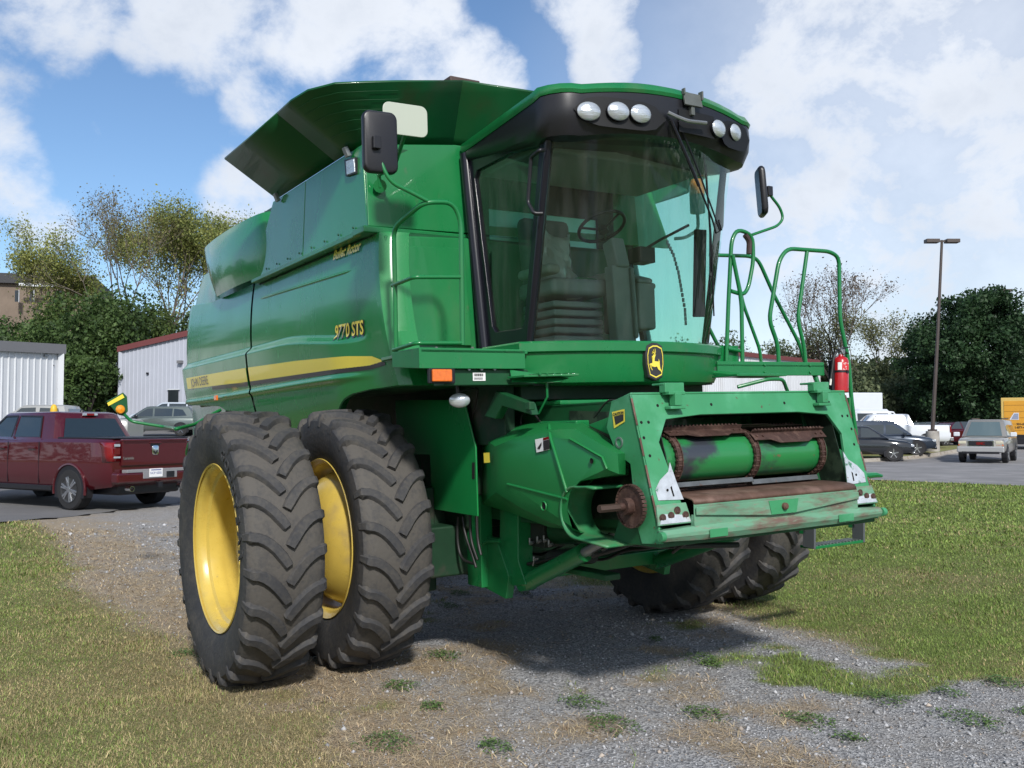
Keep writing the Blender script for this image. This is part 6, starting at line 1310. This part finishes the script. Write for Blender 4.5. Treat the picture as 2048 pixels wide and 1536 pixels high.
ba=plate('emblem',(-1.272,0.02,1.185),(0,-1,0),(0,0,1),.165,.19,.05,.012,chrome,t,rings=[(1,0),(1,.008),(.9,.012)])
m=MB(); m.prism([(-1.288,.02+a_,1.185+b_) for a_,b_ in ((-.055,-.005),(-.02,-.02),(0,-.06),(.02,-.02),(.055,-.005),(.04,-.05),(0,-.085),(-.04,-.05))],(-.003,0,0)); m.build('emblem_detail',black,ba)
text('badge_script','Laramie',chrome,t,.075,(-1.268,.76,1.015),(0,-1,0),(0,0,1),ext=.003,bold=.002)
hl=bx(t,'high_brake_lamp',(.83,0,1.905),(.04,.36,.055),lens,.015); bx(hl,'red_strip',(.812,0,1.905),(.02,.18,.05),redl,.01); bx(t,'window_divider',(.74,.24,1.63),(.02,.03,.36),black,.0,rot=(0,.42,0)); bx(t,'window_divider',(.74,-.24,1.63),(.02,.03,.36),black,.0,rot=(0,.42,0))
m=MB(); m.lathe([(0,.05),(.04,.035),(.06,0)],(1.1,0,1.96),'z',12); m.build('roof_antenna',black,t)
def place(px,py,z=None,dd=None):
    if dd is None:
        p=G(px,py,0 if z is None else z)
    else: p=WD(px,dd)
    return (p[0],p[1],float(gz(p[0],p[1]))+.008)
def heading(theta_deg,px=None):  # 0 = pointing right in the picture, 90 = away, measured at the optical axis
    v=RT2*math.cos(rad(theta_deg))+H2*math.sin(rad(theta_deg)); return math.atan2(v[1],v[0])
ST_SUV=[(-2.42,.45,.92,.95,.80),(-2.36,.40,1.02,1.04,.90),(-2.0,.36,1.06,1.08,.95),(0,.32,1.05,1.07,.96),(.9,.32,1.03,1.07,.96),(1.4,.33,.98,1.06,.95),(2.1,.38,.90,.98,.90),(2.38,.45,.78,.84,.78),(2.44,.5,.66,.7,.70)]
SW_SUV=[[(.1,1.10),(1.0,1.10),(.72,1.34),(.42,1.52),(.12,1.54)],[(-.95,1.10),(.0,1.10),(.02,1.54),(-.95,1.53)],[(-1.75,1.14),(-1.03,1.10),(-1.03,1.52),(-1.5,1.47)]]
navy=mat('dark_blue_grey_paint',(.045,.06,.085),.2,metal=.4,coat=1.); whitep=mat('white_car_paint',(.66,.69,.74),.25,coat=.8); silver=mat('silver_grey_paint',(.15,.18,.17),.25,metal=.5,coat=.8); gold=mat('beige_silver_paint',(.36,.34,.30),.28,metal=.5,coat=.7); blackp=mat('black_car_paint',(.012,.014,.018),.12,coat=1.)
def front_kit(t,x,hw,z,gr=(.75,.2),lampc=lens):
    g=bx(t,'grille',(x,0,z),(.05,gr[0]*2*.5,gr[1]),black,.02)
    for s in (-1,1): bx(t,'headlight',(x-.12,s*(hw-.20),z+.04),(.24,.34,.13),lampc,.04); bx(t,'fog_lamp_trim',(x-.02,s*(hw-.22),z-.28),(.1,.2,.06),chrome,.02)
    return g
# dark SUV in the right lot
t,b_=car('suv','dark blue-grey suv with black wheels parked on the far side of the lamp post curb','car',place(1762,0,dd=48.5),heading(-14),navy,ST_SUV,(-2.2,1.35,-1.75,.55,.88,.68,1.05,1.74),(-1.45,1.5),.385,sw=SW_SUV)
front_kit(t,2.42,.84,.72); bx(t,'side_mirror',(.95,-1.05,1.12),(.14,.2,.14),navy,.03); bx(t,'bumper',(2.40,0,.42),(.12,1.4,.14),black,.03)
t,b_=car('sedan','black car mostly hidden behind the right leg of the feeder opening','car',place(1712,0,dd=45.5),heading(-14),blackp,ST_SUV,(-2.2,1.35,-1.75,.55,.88,.68,1.05,1.62),(-1.45,1.5),.36,sw=SW_SUV); front_kit(t,2.42,.84,.68)
# white pickup in the right lot (tail to the right)
STP=[(-1.22,.55,1.30,1.31,.95),(-1.1,.48,1.34,1.35,1.0),(.6,.42,1.34,1.35,1.0),(2.9,.42,1.32,1.35,1.0),(4.2,.45,1.18,1.24,.97),(4.55,.55,1.05,1.1,.9)]
SWP=[[(2.12,1.38),(3.0,1.38),(2.6,1.80),(2.16,1.82)],[(1.0,1.38),(2.04,1.38),(2.06,1.82),(1.1,1.80)]]
t,b_=car('pickup_truck','white crew cab pickup with its tailgate behind the concrete lamp base','pickup truck',place(1842,0,dd=52.5),heading(173),whitep,STP,(.62,3.3,.80,2.75,.92,.74,1.33,1.93),(0,3.67),.42,sw=SWP)
for s in (-1,1): bx(t,'tail_lamp',(-1.2,s*.93,1.12),(.08,.14,.34),redl,.02)
bx(t,'rear_bumper',(-1.28,0,.6),(.18,1.9,.2),steel,.03); bx(t,'bed_cover',(-.3,0,1.35),(1.7,1.8,.03),black,.01)
# beige-silver suv driving on the road
STG=[(-2.6,.5,1.08,1.1,.90),(-2.5,.45,1.14,1.16,.96),(0,.42,1.15,1.17,.99),(1.1,.42,1.13,1.17,.99),(1.3,.42,1.12,1.18,.98),(2.2,.45,1.08,1.14,.95),(2.5,.5,1.0,1.05,.90),(2.56,.55,.9,.95,.86)]
SWG=[[(.15,1.2),(1.15,1.2),(.78,1.62),(.18,1.68)],[(-.95,1.2),(.05,1.2),(.08,1.68),(-.95,1.68)],[(-2.3,1.22),(-1.05,1.2),(-1.05,1.68),(-2.1,1.64)]]
gp_=WD(1975,44.6); gp_[2]=float(gz(gp_[0],gp_[1]))+.01
t,b_=car('suv','beige silver suv driving toward the camera on the road at the right edge','car',tuple(gp_),heading(237),gold,STG,(-2.5,1.45,-2.3,.75,.92,.74,1.15,1.92),(-1.55,1.6),.39,sw=SWG,rimc=steel)
for o in t.children:
    if o.name.startswith('windshield'): o.data.materials.clear(); o.data.materials.append(mat('pale_windshield',(.10,.14,.15),.05,coat=.8))
gr=bx(t,'grille',(2.57,0,.86),(.06,.98,.22),black,.04); bx(gr,'grille_surround',(2.555,0,.86),(.05,1.08,.30),chrome,.05); text('grille_letters','GMC',redl,gr,.15,(2.605,-.17,.81),(0,1,0),(0,0,1),ext=.01,bold=.008)
for s in (-1,1):
    h_=bx(t,'headlight',(2.52,s*.74,.90),(.12,.32,.13),mat('yellowed_lens',(.55,.52,.40),.2,coat=.5),.03); bx(h_,'turn_lens',(2.50,s*.74,.79),(.12,.32,.06),amber,.02); bx(t,'side_mirror',(1.15,s*1.16,1.25),(.14,.26,.2),whitep,.04)
bx(t,'front_bumper',(2.60,0,.60),(.22,1.88,.26),mat('silver_bumper',(.45,.45,.45),.3,metal=.4,coat=.5),.05); bx(t,'bumper_intake',(2.66,0,.46),(.12,1.5,.10),black,.02); bx(t,'roof_rack',(-.8,.62,1.96),(2.6,.05,.05),black); bx(t,'roof_rack',(-.8,-.62,1.96),(2.6,.05,.05),black)
# left lot vehicles
t,b_=car('suv','grey compact suv parked beyond the red pickup tailgate','car',place(318,0,dd=50),heading(184),silver,ST_SUV,(-2.2,1.35,-1.85,.55,.86,.66,1.05,1.66),(-1.45,1.45),.36,sw=SW_SUV,rimc=chrome,sc=.92)
bx(t,'side_mirror',(.95,1.02,1.1),(.14,.2,.14),black,.03)
for s in (-1,1): bx(t,'tail_lamp',(-2.28,s*.83,1.02),(.16,.14,.16),redl,.03)
t,b_=car('suv','white suv half hidden behind the rear of the combine','car',place(425,0,dd=55),heading(190),whitep,ST_SUV,(-2.2,1.35,-1.85,.55,.86,.66,1.05,1.72),(-1.45,1.45),.36,sw=SW_SUV)
t,b_=car('pickup_truck','pale silver extended cab pickup behind the red pickup roof','pickup truck',place(205,0,dd=36),heading(184),mat('pale_silver_paint',(.42,.42,.40),.3,metal=.3,coat=.5),STP,(.9,3.3,1.05,2.65,.90,.72,1.33,1.86),(0,3.67),.40,sw=[[(2.05,1.38),(3.0,1.38),(2.6,1.74),(2.1,1.76)],[(1.2,1.38),(1.95,1.38),(1.95,1.75),(1.3,1.73)]])
t,b_=car('suv','light sedan beside the red-trimmed shed window','car',place(345,0,dd=57),heading(186),mat('ice_blue_paint',(.45,.50,.56),.3,coat=.7),ST_SUV,(-2.2,1.35,-1.85,.55,.86,.66,1.05,1.62),(-1.45,1.45),.35,sw=SW_SUV)
# white van and box truck behind the lot
def boxy(name,label,cat,loc,rz,group=None): return empty(name,loc,rz,label,cat,group)
t=boxy('van','white passenger van with dark side windows in front of the box truck','van',place(1712,0,dd=58),heading(12)); 
m=MB(); m.loft([[(x,-h,.5),(x,-h,1.4),(x,-h*.9,z-.12),(x,-h*.7,z),(x,h*.7,z),(x,h*.9,z-.12),(x,h,1.4),(x,h,.5)] for x,h,z in ((-2.9,.95,2.15),(-2.8,1.0,2.28),(1.6,1.0,2.28),(2.2,.98,1.75),(2.4,.96,1.3),(2.95,.9,1.15))]); m.build('body',whitep,t,smooth=30)
for s in (-1,1):
    for xa,xb in ((-2.5,-1.9),(-1.7,-.7),(-.5,.5),(.75,1.5)): m=MB(); m.add([(xa,s*.99,1.48),(xb,s*.99,1.48),(xb,s*.955,2.02),(xa,s*.955,2.02)],[(0,1,2,3)]); m.build('side_window',darkwin,t)
    for x in (-1.7,1.9): m=MB(); m.cyl((x,s*.80,.37),(x,s*1.01,.37),.37,24); m.build('wheel',MATS['car_tire'],t)
for y in (-.45,.45): bx(t,'rear_window',(-2.93,y,1.75),(.02,.6,.5),darkwin)
t=boxy('box_truck','white box truck with a tall cargo box behind the van','truck',place(1690,0,dd=66),heading(6))
bx(t,'cargo_box',(-1.2,0,2.25),(6.6,2.4,2.5),mat('white_truck_panel',(.62,.66,.72),.4,var=.03),.06); m=MB(); m.loft([[(x,-.95,.6),(x,-.95,z),(x,.95,z),(x,.95,.6)] for x,z in ((2.1,2.3),(3.0,2.25),(3.5,1.6),(4.4,1.35),(4.6,1.1))]); cb_=m.build('cab',whitep,t,bevel=.05)
m=MB(); m.add([(2.3,-.96,1.6),(3.1,-.96,1.6),(2.95,-.96,2.15),(2.3,-.96,2.15)],[(0,1,2,3)]); m.build('side_window',darkwin,cb_)
for x in (-3,3.4):
    for s in (-1,1): m=MB(); m.cyl((x,s*.8,.45),(x,s*1.1,.45),.45,24); m.build('wheel',MATS['car_tire'],t)
# yellow moving truck at the right edge (rear toward camera)
q=WD(2007,53); hw_=1.25; q2=q[:2]+RT2*hw_; t=boxy('moving_truck','yellow moving truck with a roll-up rear door cut off by the right edge','truck',(q2[0],q2[1],float(gz(*q2))),heading(60))
zt=ZD(795,53)-float(gz(*q2)); yel=mat('moving_truck_yellow',(.62,.30,.03),.4,var=.05,vscale=2); yel2=mat('moving_truck_frame',(.60,.42,.12),.4)
zb_=ZD(873,53)-float(gz(*q2))
bx(t,'cargo_box',(2.6,0,(zt+zb_)/2),(5.1,2.5,zt-zb_),yel2,.03); rd=bx(t,'roll_door',(.04,0,(zt+zb_)/2-.08),(.03,2.22,zt-zb_-.2),yel,.01)
m=MB()
for k in range(1,6): m.box((.02,0,zb_+(zt-zb_)*k/6.2),(.012,2.2,.012))
m.build('door_seams',mat('seam_brown',(.25,.12,.02),.6),rd)
m=MB(); m.prism([(.015,y,z) for y,z in ((.84,zb_+.92),(.38,zb_+.92),(.38,zb_+1.30),(.62,zb_+1.30))],(-.006,0,0)); em=m.build('door_emblem',whitep,rd); m=MB(); m.prism([(.008,y,z) for y,z in ((.76,zb_+.95),(.40,zb_+.95),(.40,zb_+1.26),(.60,zb_+1.26))],(-.004,0,0)); m.build('emblem_inner',mat('emblem_blue_grey',(.25,.28,.38),.5),em)
text('door_text','931-552-9',black,rd,.16,(.02,.50,zb_+.62),(0,-1,0),(0,0,1),ext=.004,bold=.006); text('door_text','1-877-4',black,rd,.16,(.02,.60,zb_+.44),(0,-1,0),(0,0,1),ext=.004,bold=.006)
bx(t,'rear_bumper',(-.05,0,zb_-.25),(.3,2.4,.35),black,.02); pl=bx(t,'license_plate',(-.22,.95,zb_-.28),(.02,.34,.22),paper,.005); bx(t,'chassis',(2.5,0,.62),(5,1.4,.4),black,.03)
for x in (1.0,):
    for s in (-1,1): m=MB(); m.cyl((x,s*.7,.45),(x,s*1.15,.45),.45,24); m.build('wheel',MATS['car_tire'],t)
bx(t,'cab',(6.0,0,1.6),(1.8,2.1,1.9),yel,.1)
for px,dd,hd,pt,lab in ((1858,66,20,silver,'small silver car behind the white pickup bed'),(1888,64,160,whitep,'white car just left of the beige suv roof'),(1826,70,10,blackp,'dark car beyond the white pickup cab'),(1790,74,175,whitep,'small white car in front of the round tree trunk')):
    car('sedan',lab,'car',place(px,0,dd=dd),heading(hd),pt,ST_SUV,(-2.2,1.35,-1.75,.55,.88,.68,1.05,1.5),(-1.45,1.5),.36,sw=SW_SUV)
t,b_=car('sedan','dark red car half hidden between the concrete lamp base and the beige suv','car',place(1905,0,dd=60),heading(200),maroon,ST_SUV,(-2.2,1.35,-1.75,.55,.88,.68,1.05,1.5),(-1.45,1.5),.36,sw=SW_SUV)
